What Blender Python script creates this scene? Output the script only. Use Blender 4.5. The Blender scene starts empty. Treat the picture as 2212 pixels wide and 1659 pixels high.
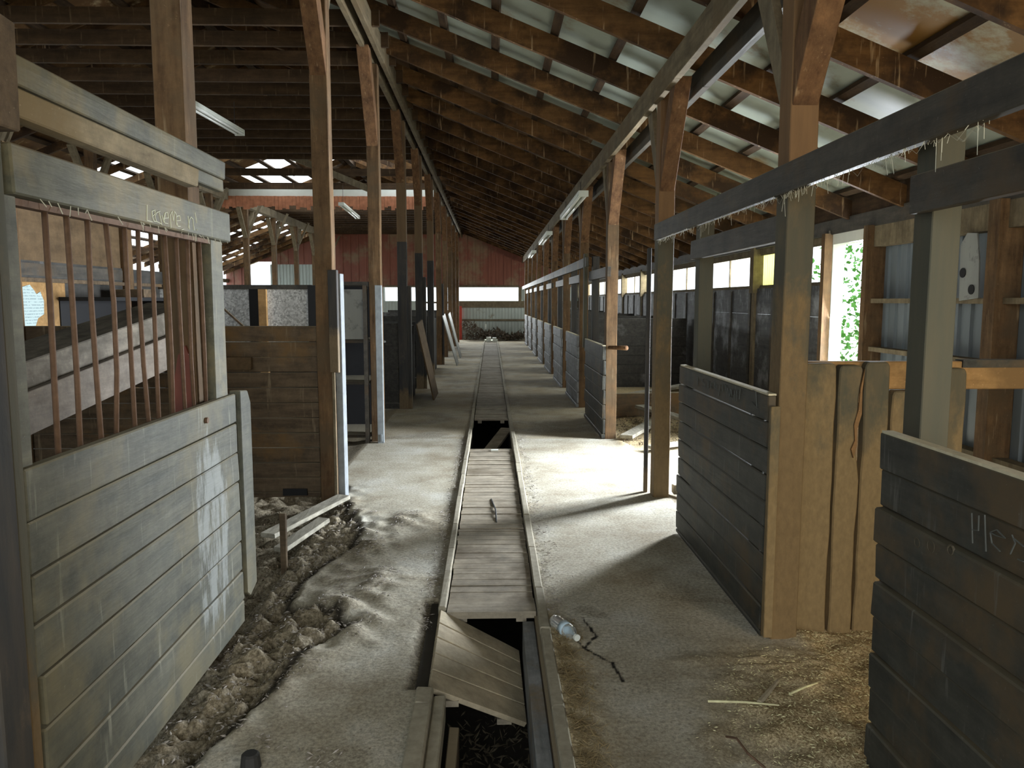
import bpy, math, random
import numpy as np
from mathutils import Vector, Matrix, noise
random.seed(7)
C = bpy.context.scene.collection
sc = bpy.context.scene

# ------------------------------------------------------------------ camera
FPX, CH = 1660.0, 1.5
pitch = math.atan(179.5 / FPX); yaw = math.atan(46 / FPX * math.cos(pitch))
Fv = Vector((math.sin(yaw) * math.cos(pitch), math.cos(yaw) * math.cos(pitch), -math.sin(pitch)))
Rv = Vector((math.cos(yaw), -math.sin(yaw), 0)); Uv = Rv.cross(Fv)
cd = bpy.data.cameras.new('camera'); cam = bpy.data.objects.new('camera', cd); C.objects.link(cam)
cam.matrix_world = Matrix(((Rv.x, Uv.x, -Fv.x, 0), (Rv.y, Uv.y, -Fv.y, 0), (Rv.z, Uv.z, -Fv.z, CH), (0, 0, 0, 1)))
cd.sensor_fit = 'HORIZONTAL'; cd.sensor_width = 36; cd.lens = 36 * FPX / 2212; cd.clip_start = .05; cd.clip_end = 300
sc.camera = cam

def on_x(u, v, X):                      # a mark on the plane x = X, measured in the photograph
    d = Fv + Rv * ((u - 1106) / FPX) - Uv * ((v - 829.5) / FPX); t = X / d.x
    return (X, d.y * t, d.z * t + CH)

# ------------------------------------------------------------------ sky and daylight
EXPOSURE = 0.1
w = bpy.data.worlds.new('overcast_sky'); sc.world = w; w.use_nodes = True
bg = w.node_tree.nodes['Background']; bg.inputs[0].default_value = (.86, .95, 1.0, 1); bg.inputs[1].default_value = 3.0

def area(name, loc, direction, sx, sy, watts, col=(1, 1, 1), spread=180):
    l = bpy.data.lights.new(name, 'AREA'); l.shape = 'RECTANGLE'; l.size = sx; l.size_y = sy
    l.energy = watts; l.color = col; l.spread = math.radians(spread)
    o = bpy.data.objects.new(name, l); C.objects.link(o); o.location = loc
    o.rotation_euler = Vector(direction).to_track_quat('-Z', 'Y').to_euler()
    return o
area('daylight_barn_entrance', (.3, -3.2, 1.75), (0, 1, -.02), 3.2, 2.9, 72, (1, .91, .76))
area('daylight_side_doorway', (3.62, 7.37, 1.25), (-1, -.5, -.2), .8, 1.6, 470, (.88, .94, 1), 125)
for i, y in enumerate((11.3, 16.3, 21.3, 26.3)):
    area('daylight_side_windows', (3.66, y, 1.93), (-1, 0, -.45), 4.6, .42, 85, (.98, 1, .9))
area('daylight_end_windows', (-1.5, 30.6, 1.8), (0, -1, -.15), 5.0, .5, 330, (.95, 1, 1))
area('daylight_roof_hole', (-3.6, 19.0, 5.6), (0, -.1, -1), 4.4, 5.5, 330, (.92, .97, 1))
area('daylight_left_wing', (-9.8, 14, 2.1), (1, 0, -.15), 22, 1.2, 110, (.98, 1, .92))
area('daylight_right_gap', (3.3, -1.0, 1.2), (-.6, 1.2, .25), 1.6, 1.2, 120, (1, .84, .58))

sc.view_settings.view_transform = 'Standard'; sc.view_settings.look = 'None'
sc.view_settings.exposure = EXPOSURE; sc.view_settings.gamma = 1; sc.view_settings.use_curve_mapping = False
sc.cycles.use_denoising = True
sc.cycles.max_bounces = 7; sc.cycles.diffuse_bounces = 4; sc.cycles.transmission_bounces = 4
sc.cycles.sample_clamp_indirect = 6

# ------------------------------------------------------------------ materials
MATS = {}
def mat_base(name, rough=.8, spec=.3):
    m = bpy.data.materials.new(name); m.use_nodes = True; nt = m.node_tree
    b = nt.nodes['Principled BSDF']; b.inputs['Roughness'].default_value = rough
    b.inputs['Specular IOR Level'].default_value = spec
    MATS[name] = m
    return m, nt, b
def N(nt, t, **kw):
    n = nt.nodes.new(t)
    for k, v in kw.items(): setattr(n, k, v)
    return n
def coords(nt, scale=(1, 1, 1), rnd=True):
    tc = N(nt, 'ShaderNodeTexCoord'); mp = N(nt, 'ShaderNodeMapping'); mp.inputs['Scale'].default_value = scale
    if rnd:
        oi = N(nt, 'ShaderNodeObjectInfo'); ml = N(nt, 'ShaderNodeMath', operation='MULTIPLY'); ml.inputs[1].default_value = 37
        nt.links.new(oi.outputs['Random'], ml.inputs[0])
        ad = N(nt, 'ShaderNodeVectorMath', operation='ADD'); nt.links.new(tc.outputs['Object'], ad.inputs[0]); nt.links.new(ml.outputs[0], ad.inputs[1])
        nt.links.new(ad.outputs[0], mp.inputs[0])
    else: nt.links.new(tc.outputs['Object'], mp.inputs[0])
    return mp.outputs[0], tc.outputs['Object']
def noise_n(nt, vec, scale, detail=4, rough=.6):
    n = N(nt, 'ShaderNodeTexNoise'); n.inputs['Scale'].default_value = scale; n.inputs['Detail'].default_value = detail
    n.inputs['Roughness'].default_value = rough; nt.links.new(vec, n.inputs['Vector']); return n.outputs['Fac']
def ramp(nt, fac, stops):
    r = N(nt, 'ShaderNodeValToRGB'); e = r.color_ramp.elements
    while len(e) < len(stops): e.new(.5)
    for el, (p, c) in zip(e, stops): el.position = p; el.color = (c if len(c) == 4 else (*c, 1)) if hasattr(c, '__len__') else (c, c, c, 1)
    nt.links.new(fac, r.inputs[0]); return r.outputs[0]
def mix(nt, fac, a, b, mode='MIX'):
    m = N(nt, 'ShaderNodeMix', data_type='RGBA', blend_type=mode)
    for s, v in ((m.inputs[0], fac), (m.inputs[6], a), (m.inputs[7], b)):
        if isinstance(v, bpy.types.NodeSocket): nt.links.new(v, s)
        else: s.default_value = (*v, 1) if hasattr(v, '__len__') else v
    return m.outputs[2]
def mul(nt, a, b, op='MULTIPLY'):
    m = N(nt, 'ShaderNodeMath', operation=op, use_clamp=True)
    for s, v in ((m.inputs[0], a), (m.inputs[1], b)):
        if isinstance(v, bpy.types.NodeSocket): nt.links.new(v, s)
        else: s.default_value = v
    return m.outputs[0]
def bump(nt, b, fac, strength=.4, dist=.01):
    bp = N(nt, 'ShaderNodeBump'); bp.inputs['Strength'].default_value = strength; bp.inputs['Distance'].default_value = dist
    nt.links.new(fac, bp.inputs['Height']); nt.links.new(bp.outputs[0], b.inputs['Normal'])

def wood(name, c1, c2, axis='y', stain=None, samt=.55, streak=None, grain=22, rough=.85, spec=.25, bumps=.5, dust=None):
    """planks: grain along an axis, blotchy stains, vertical drip streaks and an optional dust film that lies on upward faces"""
    m, nt, b = mat_base(name, rough, spec)
    sc_ = {'x': (.12, 1, 1), 'y': (1, .12, 1), 'z': (1, 1, .12)}[axis]
    v, raw = coords(nt, sc_); v2, _ = coords(nt, (1, 1, 1))
    g = noise_n(nt, v, grain, 5, .65); col = ramp(nt, g, [(.3, c1), (.72, c2)])
    big = noise_n(nt, v2, 2.3, 5, .65)
    med = noise_n(nt, v2, 7, 6, .75); col = mix(nt, 1.0, col, ramp(nt, med, [(.3, (.62, .62, .62)), (.7, (1.25, 1.22, 1.18))]), 'MULTIPLY')
    if stain: col = mix(nt, ramp(nt, big, [(samt - .06, 0.), (samt + .1, 1.)]), col, stain)
    if streak:
        v3, _ = coords(nt, (1, 1, .1)); s = noise_n(nt, v3, 26, 3, .6)
        col = mix(nt, ramp(nt, s, [(.62, 0.), (.74, .8)]), col, streak)
    sp = noise_n(nt, v2, 85, 3, .7); col = mix(nt, ramp(nt, sp, [(.66, 0.), (.74, .30)]), col, tuple(min(1, .08 + x * 2.2) for x in c2))
    if dust:
        ge = N(nt, 'ShaderNodeNewGeometry'); sx = N(nt, 'ShaderNodeSeparateXYZ'); nt.links.new(ge.outputs['Normal'], sx.inputs[0])
        col = mix(nt, mul(nt, ramp(nt, sx.outputs[2], [(.5, 0.), (.9, 1.)]), .8), col, dust)
    nt.links.new(col, b.inputs['Base Color']); bump(nt, b, g, bumps, .006)
    return m
def worn(name, paint, bare, dirt, axis='z', zp=1.0, zt=None, top=None, rough=.75):
    """timber painted dark, rubbed and caked with dirt near the ground; bare above the paint line"""
    m, nt, b = mat_base(name, rough, .3)
    v, raw = coords(nt, {'x': (.12, 1, 1), 'y': (1, .12, 1), 'z': (1, 1, .12)}[axis]); v2, _ = coords(nt, (1, 1, .5))
    g = noise_n(nt, v, 24, 5); big = noise_n(nt, v2, 3.5, 6, .7); fine = noise_n(nt, v2, 45, 4, .7)
    pc = mix(nt, ramp(nt, g, [(.35, 0.), (.75, .35)]), paint, bare)
    pc = mix(nt, ramp(nt, big, [(.58, 0.), (.7, .7)]), pc, bare)
    dc = mix(nt, fine, tuple(x * .6 for x in dirt), tuple(min(1, x * 1.35) for x in dirt))
    sx = N(nt, 'ShaderNodeSeparateXYZ'); nt.links.new(raw, sx.inputs[0])
    h = mul(nt, sx.outputs[2], 1 / (2 * zp)); h = mul(nt, h, big, 'ADD')      # 0..1.5
    col = mix(nt, ramp(nt, h, [(.86, 1.), (1.0, 0.)]), pc, dc) if zp else pc
    if zt:
        hh = mul(nt, sx.outputs[2], zt / 10, 'SUBTRACT') if False else None
        cmpn = N(nt, 'ShaderNodeMath', operation='GREATER_THAN'); cmpn.inputs[1].default_value = zt; nt.links.new(sx.outputs[2], cmpn.inputs[0])
        tc_ = mix(nt, g, tuple(x * .6 for x in top), tuple(x * 1.35 for x in top))
        col = mix(nt, cmpn.outputs[0], col, tc_)
    nt.links.new(col, b.inputs['Base Color']); bump(nt, b, mix(nt, .5, g, fine), .5, .006)
    return m
def plain(name, col, rough=.6, metal=0, spec=.3, var=.25, scale=8):
    m, nt, b = mat_base(name, rough, spec); b.inputs['Metallic'].default_value = metal
    v, _ = coords(nt); f = noise_n(nt, v, scale, 4)
    c = mix(nt, f, tuple(x * (1 - var) for x in col), tuple(min(1, x * (1 + var)) for x in col))
    nt.links.new(c, b.inputs['Base Color']); return m

M_POST = wood('brown_post_timber', (.075, .042, .020), (.185, .115, .058), 'z', stain=(.10, .068, .038), samt=.56, streak=(.27, .20, .12))
M_POSTD = worn('caked_post_timber', (.075, .072, .052), (.15, .11, .06), (.17, .115, .055), 'z', 1.5, 1.98, (.17, .095, .042))
M_POSTP = worn('painted_post_timber', (.030, .032, .034), (.13, .10, .07), (.15, .11, .065), 'z', .25, 2.3, (.15, .095, .05))
M_JAMB = worn('painted_jamb_timber', (.075, .076, .058), (.13, .105, .065), (.15, .105, .055), 'z', .7)
M_BRACE = wood('red_brown_brace', (.085, .042, .020), (.20, .11, .052), 'z', streak=(.3, .2, .11))
M_GUSSET = wood('pale_brace_board', (.13, .105, .065), (.22, .18, .12), 'z')
M_BEAM = wood('plate_beam_timber', (.105, .082, .048), (.20, .16, .10), 'y', stain=(.12, .085, .045))
M_RAFT = wood('stained_rafter_timber', (.075, .036, .012), (.19, .10, .036), 'x', stain=(.035, .018, .008), samt=.50, streak=(.40, .28, .16), grain=14)
M_JOIST = wood('dark_joist_timber', (.035, .02, .010), (.085, .05, .024), 'x', streak=(.16, .11, .06), grain=14)
M_PURL = wood('dark_purlin_timber', (.030, .018, .010), (.085, .052, .028), 'y')
M_PAINT = wood('grey_green_painted_boards', (.070, .076, .064), (.125, .125, .098), 'y', stain=(.15, .135, .085), samt=.57, streak=(.25, .25, .2), rough=.62, dust=(.30, .27, .19))
def whitewashed():
    m = M_PAINT.copy(); m.name = 'grey_green_boards_with_whitewash_runs'; nt = m.node_tree; b = nt.nodes['Principled BSDF']
    src = b.inputs['Base Color'].links[0].from_socket
    tc = N(nt, 'ShaderNodeTexCoord'); sx = N(nt, 'ShaderNodeSeparateXYZ'); nt.links.new(tc.outputs['Object'], sx.inputs[0])
    mp = N(nt, 'ShaderNodeMapping'); mp.inputs['Scale'].default_value = (1, 1, .22); nt.links.new(tc.outputs['Object'], mp.inputs[0])
    n = noise_n(nt, mp.outputs[0], 17, 6, .75)
    def band(sock, c, wd, soft):
        a = N(nt, 'ShaderNodeMath', operation='SUBTRACT'); nt.links.new(sock, a.inputs[0]); a.inputs[1].default_value = c
        ab = N(nt, 'ShaderNodeMath', operation='ABSOLUTE'); nt.links.new(a.outputs[0], ab.inputs[0])
        mr = N(nt, 'ShaderNodeMapRange'); mr.inputs[1].default_value = wd; mr.inputs[2].default_value = wd + soft; mr.inputs[3].default_value = 1; mr.inputs[4].default_value = 0
        nt.links.new(ab.outputs[0], mr.inputs[0]); return mr.outputs[0]
    a = mul(nt, band(sx.outputs[1], .42, .08, .26), band(sx.outputs[2], .52, .28, .38))
    f = ramp(nt, mul(nt, mul(nt, a, .42), n, 'ADD'), [(.80, 0.), (.93, .75)])
    c = mix(nt, f, src, (.28, .30, .29)); nt.links.new(c, b.inputs['Base Color']); return m
M_PAINTW = whitewashed()
M_RAILP = wood('grey_green_painted_rail', (.085, .088, .068), (.14, .14, .105), 'y', stain=(.20, .165, .09), samt=.56, streak=(.2, .19, .13), rough=.6, dust=(.25, .2, .13))
M_CHAR = wood('charcoal_painted_boards', (.034, .036, .033), (.07, .071, .062), 'y', stain=(.10, .072, .042), samt=.55, streak=(.15, .15, .14), rough=.6, dust=(.13, .115, .08))
M_HEAD = wood('charcoal_header_board', (.040, .038, .034), (.085, .076, .062), 'y', stain=(.085, .06, .036), samt=.58, rough=.6, dust=(.3, .27, .2))
M_BROWNP = wood('brown_stained_boards', (.07, .05, .032), (.15, .11, .07), 'x', stain=(.17, .10, .04), samt=.6, streak=(.22, .17, .11), dust=(.3, .25, .17))
M_DIV = worn('muddy_divider_planks', (.085, .08, .055), (.19, .135, .07), (.21, .15, .075), 'z', 1.2, rough=.8)
M_DARKW = wood('dark_stall_boards', (.028, .028, .027), (.065, .062, .056), 'y', stain=(.17, .17, .17), samt=.66, rough=.6)
M_WALLB = wood('smeared_grey_boards', (.045, .046, .048), (.095, .096, .098), 'y', stain=(.26, .27, .29), samt=.56, streak=(.2, .2, .22), rough=.6)
M_FARD = wood('pale_grey_boards', (.15, .16, .17), (.27, .28, .30), 'y', stain=(.12, .11, .10), samt=.58, rough=.6)
M_BLACK = plain('black_painted_boards', (.012, .012, .013), .7)
M_RUSTBAR = plain('rusty_steel_bar', (.14, .085, .055), .75, .2, var=.5, scale=40)
M_TAN = wood('tan_plywood', (.085, .055, .028), (.14, .095, .052), 'y', grain=8)
M_ORANGE = wood('bare_orange_wood', (.27, .155, .06), (.42, .26, .11), 'x', stain=(.2, .12, .05))
M_SLAT = wood('dusty_gutter_slats', (.24, .21, .16), (.40, .36, .29), 'x', stain=(.16, .13, .09), samt=.6)
M_HATCH = wood('pale_hatch_boards', (.36, .31, .22), (.48, .42, .31), 'x', grain=10)
M_CURB = plain('crumbled_concrete_curb', (.33, .30, .23), .9, var=.45, scale=25)
M_PIT = plain('wet_dark_pit_concrete', (.035, .030, .022), .8, var=.5, scale=12)
M_SPLINT = wood('splintered_plank', (.20, .19, .15), (.42, .40, .34), 'y')
M_CHALK = plain('chalk_scratch', (.60, .62, .50), .9, var=.1)
M_CHALKF = plain('faint_chalk', (.11, .115, .108), .9, var=.15)
M_WHITE = plain('white_enamel', (.75, .78, .72), .5, var=.1)
M_TUBE = plain('glass_tube', (.85, .87, .84), .3, var=.03)
M_WIRE = plain('dark_wire', (.03, .03, .03), .6)
M_STRAW = plain('dry_straw', (.78, .63, .38), .85, var=.6, scale=30)
M_STRAWD = plain('dull_bedding', (.15, .115, .075), .9, var=.7, scale=30)
M_CRUMB = plain('grey_litter', (.36, .33, .30), .9, var=.6, scale=30)
M_LEAF = plain('ivy_leaf', (.10, .30, .05), .6, var=.5, scale=6)
M_GRASS = plain('dead_grass', (.24, .18, .09), .9, var=.6, scale=30)
M_PALECAP = plain('pale_cap_film', (.62, .57, .42), .95, var=.35, scale=30)
M_PAPER = None

def osb():
    m, nt, b = mat_base('pale_flake_board', .7); v, _ = coords(nt)
    vo = N(nt, 'ShaderNodeTexVoronoi'); vo.inputs['Scale'].default_value = 60; nt.links.new(v, vo.inputs['Vector'])
    n = noise_n(nt, v, 40, 5, .75); f = mix(nt, .6, vo.outputs['Color'], n)
    nt.links.new(ramp(nt, f, [(.3, (.3, .31, .32)), (.7, (.85, .87, .88))]), b.inputs['Base Color']); return m
M_OSB = osb()
def metal_sheet(name, c, c2, rust=None, ramt=.6, scale=2.2, rough=.45, metal=.0, transl=0):
    m, nt, b = mat_base(name, rough, .4); v, _ = coords(nt, rnd=False); f = noise_n(nt, v, scale, 6, .7)
    v2, _ = coords(nt, (1, 1, .2), rnd=False)
    col = mix(nt, noise_n(nt, v2, 9, 3), c, c2)
    if rust: col = mix(nt, ramp(nt, f, [(ramt - .05, 0.), (ramt + .08, 1.)]), col, rust)
    nt.links.new(col, b.inputs['Base Color']); b.inputs['Metallic'].default_value = metal
    if transl:
        tr = N(nt, 'ShaderNodeBsdfTranslucent'); nt.links.new(col, tr.inputs[0])
        ms = N(nt, 'ShaderNodeMixShader'); ms.inputs[0].default_value = transl
        nt.links.new(b.outputs[0], ms.inputs[1]); nt.links.new(tr.outputs[0], ms.inputs[2])
        nt.links.new(ms.outputs[0], nt.nodes['Material Output'].inputs[0])
    return m
M_ROOF = metal_sheet('pale_roof_sheet', (.27, .30, .25), (.36, .40, .34), (.20, .12, .05), .62, 1.4)
M_ROOFR = metal_sheet('rust_stained_roof_sheet', (.52, .52, .40), (.68, .66, .50), (.36, .19, .05), .44, 2.2)
M_ROOFB = metal_sheet('brown_stained_roof_lining', (.085, .042, .015), (.20, .105, .038), (.50, .38, .22), .60, 3.2, rough=.8)
M_CORR = metal_sheet('grey_corrugated_steel', (.10, .125, .145), (.19, .22, .245), rough=.4)
M_CORRL = metal_sheet('pale_corrugated_steel', (.38, .43, .40), (.52, .57, .53), (.22, .17, .11), .66, 2.5)
M_RED = metal_sheet('red_painted_steel', (.17, .05, .032), (.30, .10, .06), (.26, .17, .10), .55, .8)
M_YEL = metal_sheet('yellowed_translucent_sheet', (.55, .56, .30), (.7, .7, .42), transl=.7)
M_PLATE = metal_sheet('mottled_grey_sheet', (.20, .21, .20), (.32, .33, .31), (.12, .12, .12), .6, 8)

def floor_mat():
    m, nt, b = mat_base('dusty_concrete_and_dirt', .92, .2)
    tc = N(nt, 'ShaderNodeTexCoord'); v = tc.outputs['Object']
    at = N(nt, 'ShaderNodeVertexColor'); at.layer_name = 'dirt'
    sx = N(nt, 'ShaderNodeSeparateColor'); nt.links.new(at.outputs['Color'], sx.inputs[0])
    big = noise_n(nt, v, 1.6, 6, .65); fine = noise_n(nt, v, 60, 5, .8); mid = noise_n(nt, v, 9, 6, .7)
    con = ramp(nt, big, [(.34, (.30, .26, .19)), (.52, (.44, .41, .33)), (.68, (.54, .53, .47))])
    con = mix(nt, ramp(nt, mid, [(.55, 0.), (.75, .5)]), con, (.30, .245, .16))
    con = mix(nt, .55, con, ramp(nt, fine, [(.34, (.12, .12, .12)), (.66, (.88, .88, .88))]), 'OVERLAY')
    speck = noise_n(nt, v, 38, 3, .6); con = mix(nt, ramp(nt, speck, [(.66, 0.), (.72, .7)]), con, (.16, .125, .085))
    dirt = ramp(nt, fine, [(.34, (.07, .058, .040)), (.5, (.23, .195, .135)), (.64, (.42, .37, .28))])
    fin2 = noise_n(nt, v, 110, 4, .85); bed = ramp(nt, fin2, [(.38, (.15, .10, .05)), (.5, (.40, .31, .17)), (.60, (.74, .62, .40))])
    f = mul(nt, sx.outputs[0], ramp(nt, mid, [(.25, .6), (.6, 1.)]))
    col = mix(nt, sx.outputs[0], con, dirt); col = mix(nt, sx.outputs[1], col, bed)
    col = mix(nt, sx.outputs[2], col, (.012, .010, .008))
    nt.links.new(col, b.inputs['Base Color']); bump(nt, b, mix(nt, .5, fine, mid), .35, .012)
    return m
M_FLOOR = floor_mat()

# ------------------------------------------------------------------ mesh helpers
class MB:
    def __init__(s): s.v = []; s.f = []
    def quadbox(s, P):                     # 8 corners: bottom 4 then top 4, both anticlockwise
        n = len(s.v); s.v += [tuple(p) for p in P]
        for q in ((3, 2, 1, 0), (4, 5, 6, 7), (0, 1, 5, 4), (1, 2, 6, 5), (2, 3, 7, 6), (3, 0, 4, 7)): s.f.append(tuple(n + i for i in q))
        return s
    def box(s, x0, x1, y0, y1, z0, z1, j=0.):
        r = lambda: random.uniform(-j, j)
        return s.quadbox([(x + r(), y + r(), z + r()) for z in (z0, z1) for x, y in ((x0, y0), (x1, y0), (x1, y1), (x0, y1))])
    def bar(s, p, q, w, h, up=(0, 0, 1)):  # rectangular bar from p to q
        p, q = Vector(p), Vector(q); d = (q - p).normalized(); a = d.cross(Vector(up)).normalized() * w / 2; b = a.cross(d).normalized() * h / 2
        return s.quadbox([p - a - b, p + a - b, p + a + b, p - a + b, q - a - b, q + a - b, q + a + b, q - a + b])
    def loft(s, rings):                    # one closed skin through a row of outlines
        base = len(s.v); n = len(rings[0])
        for r in rings: s.v += [tuple(p) for p in r]
        for i in range(len(rings) - 1):
            for k in range(n): s.f.append((base + i * n + k, base + i * n + (k + 1) % n, base + (i + 1) * n + (k + 1) % n, base + (i + 1) * n + k))
        s.f.append(tuple(base + k for k in range(n))[::-1]); e = base + (len(rings) - 1) * n; s.f.append(tuple(e + k for k in range(n)))
        return s
    def tube(s, pts, r, n=8):
        pts = [Vector(p) for p in pts]; base = len(s.v); r = r if hasattr(r, '__len__') else [r] * len(pts)
        for i, p in enumerate(pts):
            d = (pts[min(i + 1, len(pts) - 1)] - pts[max(i - 1, 0)]).normalized()
            a = d.cross(Vector((0, 0, 1)) if abs(d.z) < .9 else Vector((0, 1, 0))).normalized(); b = a.cross(d)
            for k in range(n):
                t = 2 * math.pi * k / n; s.v.append(tuple(p + (a * math.cos(t) + b * math.sin(t)) * r[i]))
        for i in range(len(pts) - 1):
            for k in range(n):
                s.f.append((base + i * n + k, base + i * n + (k + 1) % n, base + (i + 1) * n + (k + 1) % n, base + (i + 1) * n + k))
        s.f.append(tuple(base + k for k in range(n))[::-1]); e = base + (len(pts) - 1) * n; s.f.append(tuple(e + k for k in range(n)))
        return s
    def prism(s, poly, axis, a0, a1):      # outline extruded along an axis
        n = len(s.v); m = len(poly)
        for a in (a0, a1):
            for p, q in poly: s.v.append({'x': (a, p, q), 'y': (p, a, q), 'z': (p, q, a)}[axis])
        s.f.append(tuple(n + i for i in range(m))[::-1]); s.f.append(tuple(n + m + i for i in range(m)))
        for i in range(m): s.f.append((n + i, n + (i + 1) % m, n + m + (i + 1) % m, n + m + i))
        return s
    def build(s, name, m, parent=None, bevel=0, smooth=False, off=None):
        me = bpy.data.meshes.new(name)
        o0 = parent['_w'] if parent is not None and '_w' in parent else ((0, 0, 0) if off is None else off)
        v = np.array(s.v, dtype=float) - np.array([o0[0], o0[1], o0[2]])
        me.from_pydata(v.tolist(), [], s.f); me.materials.append(m); me.update()
        if smooth: me.polygons.foreach_set('use_smooth', [True] * len(me.polygons))
        o = bpy.data.objects.new(name, me); C.objects.link(o)
        if parent is not None: o.parent = parent
        elif off is not None: o.location = off
        if bevel:
            b = o.modifiers.new('edge', 'BEVEL'); b.width = bevel; b.segments = 1; b.limit_method = 'ANGLE'
        if parent is not None and '_w' in parent: o['_w'] = parent['_w']
        return o
def tag(o, label, cat, group=None, kind=None):
    o['label'] = label; o['category'] = cat
    if group: o['group'] = group
    if kind: o['kind'] = kind
    return o
def struct(o): o['kind'] = 'structure'; return o
def thing(name, loc, label, cat, group=None):
    o = bpy.data.objects.new(name, None); C.objects.link(o); o.location = loc; o['_w'] = list(loc); o.empty_display_size = .1
    return tag(o, label, cat, group)
def copy_tree(o, loc, label=None, group=None, parent=None):
    c = o.copy(); C.objects.link(c)
    if parent is not None: c.parent = parent
    else:
        c.location = loc
        if label: c['label'] = label
        if group: c['group'] = group
    for ch in [x for x in CH_OF.get(o.name, [])]: copy_tree(ch, None, parent=c)
    return c
CH_OF = {}
def reg(parent):                         # remembers a thing's parts for copying
    CH_OF.clear()
    for o in bpy.data.objects:
        if o.parent: CH_OF.setdefault(o.parent.name, []).append(o)
def planks_x(mb, x0, x1, y0, y1, z0, z1, h, t, j=.002, gap=.0, ragged=.0):     # wall of boards running along y; face at x0..x1
    z = z0
    while z < z1 - .02:
        zt = min(z1, z + h); mb.box(x0, x1, y0 + random.uniform(-ragged, ragged), y1 + random.uniform(-ragged, ragged), z + gap / 2, zt - gap / 2, j); z += h
    return mb
def planks_y(mb, x0, x1, y0, y1, z0, z1, h, j=.002, gap=.005):
    z = z1
    while z > z0 + .02:
        zb = max(z0, z - h); mb.box(x0, x1, y0, y1, zb + gap / 2, z - gap / 2, j); z -= h
    return mb
def corrugated(mb, axis, c, a0, a1, z0, z1, pitch=.152, depth=.018, t=.002):
    """box-rib steel: a real folded profile with thickness"""
    prof = []; a = a0
    while a < a1:
        for da, d in ((0, 0), (pitch * .55, 0), (pitch * .65, depth), (pitch * .9, depth)):
            if a + da <= a1: prof.append((a + da, d))
        a += pitch
    prof.append((a1, 0)); poly = prof + [(p, d + t) for p, d in reversed(prof)]
    n = len(mb.v); m = len(prof)
    for z in (z0, z1):
        for p, d in poly:
            mb.v.append((c + d, p, z) if axis == 'x' else (p, c + d, z))
    L = len(poly)
    for i in range(L): mb.f.append((n + i, n + (i + 1) % L, n + L + (i + 1) % L, n + L + i))
    return mb
def flakes(name, m, pts, size, label, cat='litter', up=.35, thin=(.12, .4)):
    """loose bits: thin tapered slivers lying at every angle, one object nobody could count"""
    mb = MB()
    for x, y, z in pts:
        l = random.uniform(*size); wd = l * random.uniform(*thin); a = random.uniform(0, 6.28); t = random.uniform(-up, up)
        d = Vector((math.cos(a) * math.cos(t), math.sin(a) * math.cos(t), math.sin(t))) * l / 2; s_ = Vector((-math.sin(a), math.cos(a), random.uniform(-.4, .4))) * wd / 2
        p = Vector((x, y, z + abs(d.z) + .004)); n = len(mb.v); k = Vector((0, 0, wd * .4))
        mb.v += [tuple(p - d), tuple(p + s_), tuple(p + d), tuple(p - s_), tuple(p + k)]
        mb.f += [(n, n + 3, n + 4), (n + 3, n + 2, n + 4), (n + 2, n + 1, n + 4), (n + 1, n, n + 4), (n, n + 1, n + 2, n + 3)]
    o = mb.build(name, m); return tag(o, label, cat, kind='stuff')
ORD = ['first', 'second', 'third', 'fourth', 'fifth', 'sixth', 'seventh', 'eighth', 'ninth', 'tenth', 'eleventh', 'twelfth', 'thirteenth']

# ================================================================== STRUCTURE
YL = [3.17 + 2.49 * k for k in range(11)]
YR = [3.25 + 2.5 * k for k in range(11)]
YEND = 30.2
XW = 3.45
rU = lambda x: 3.625 - .396 * x if x > -3.6 else 3.625 + .396 * 3.6 * 2 + .396 * x      # underside of the rafters

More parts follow.
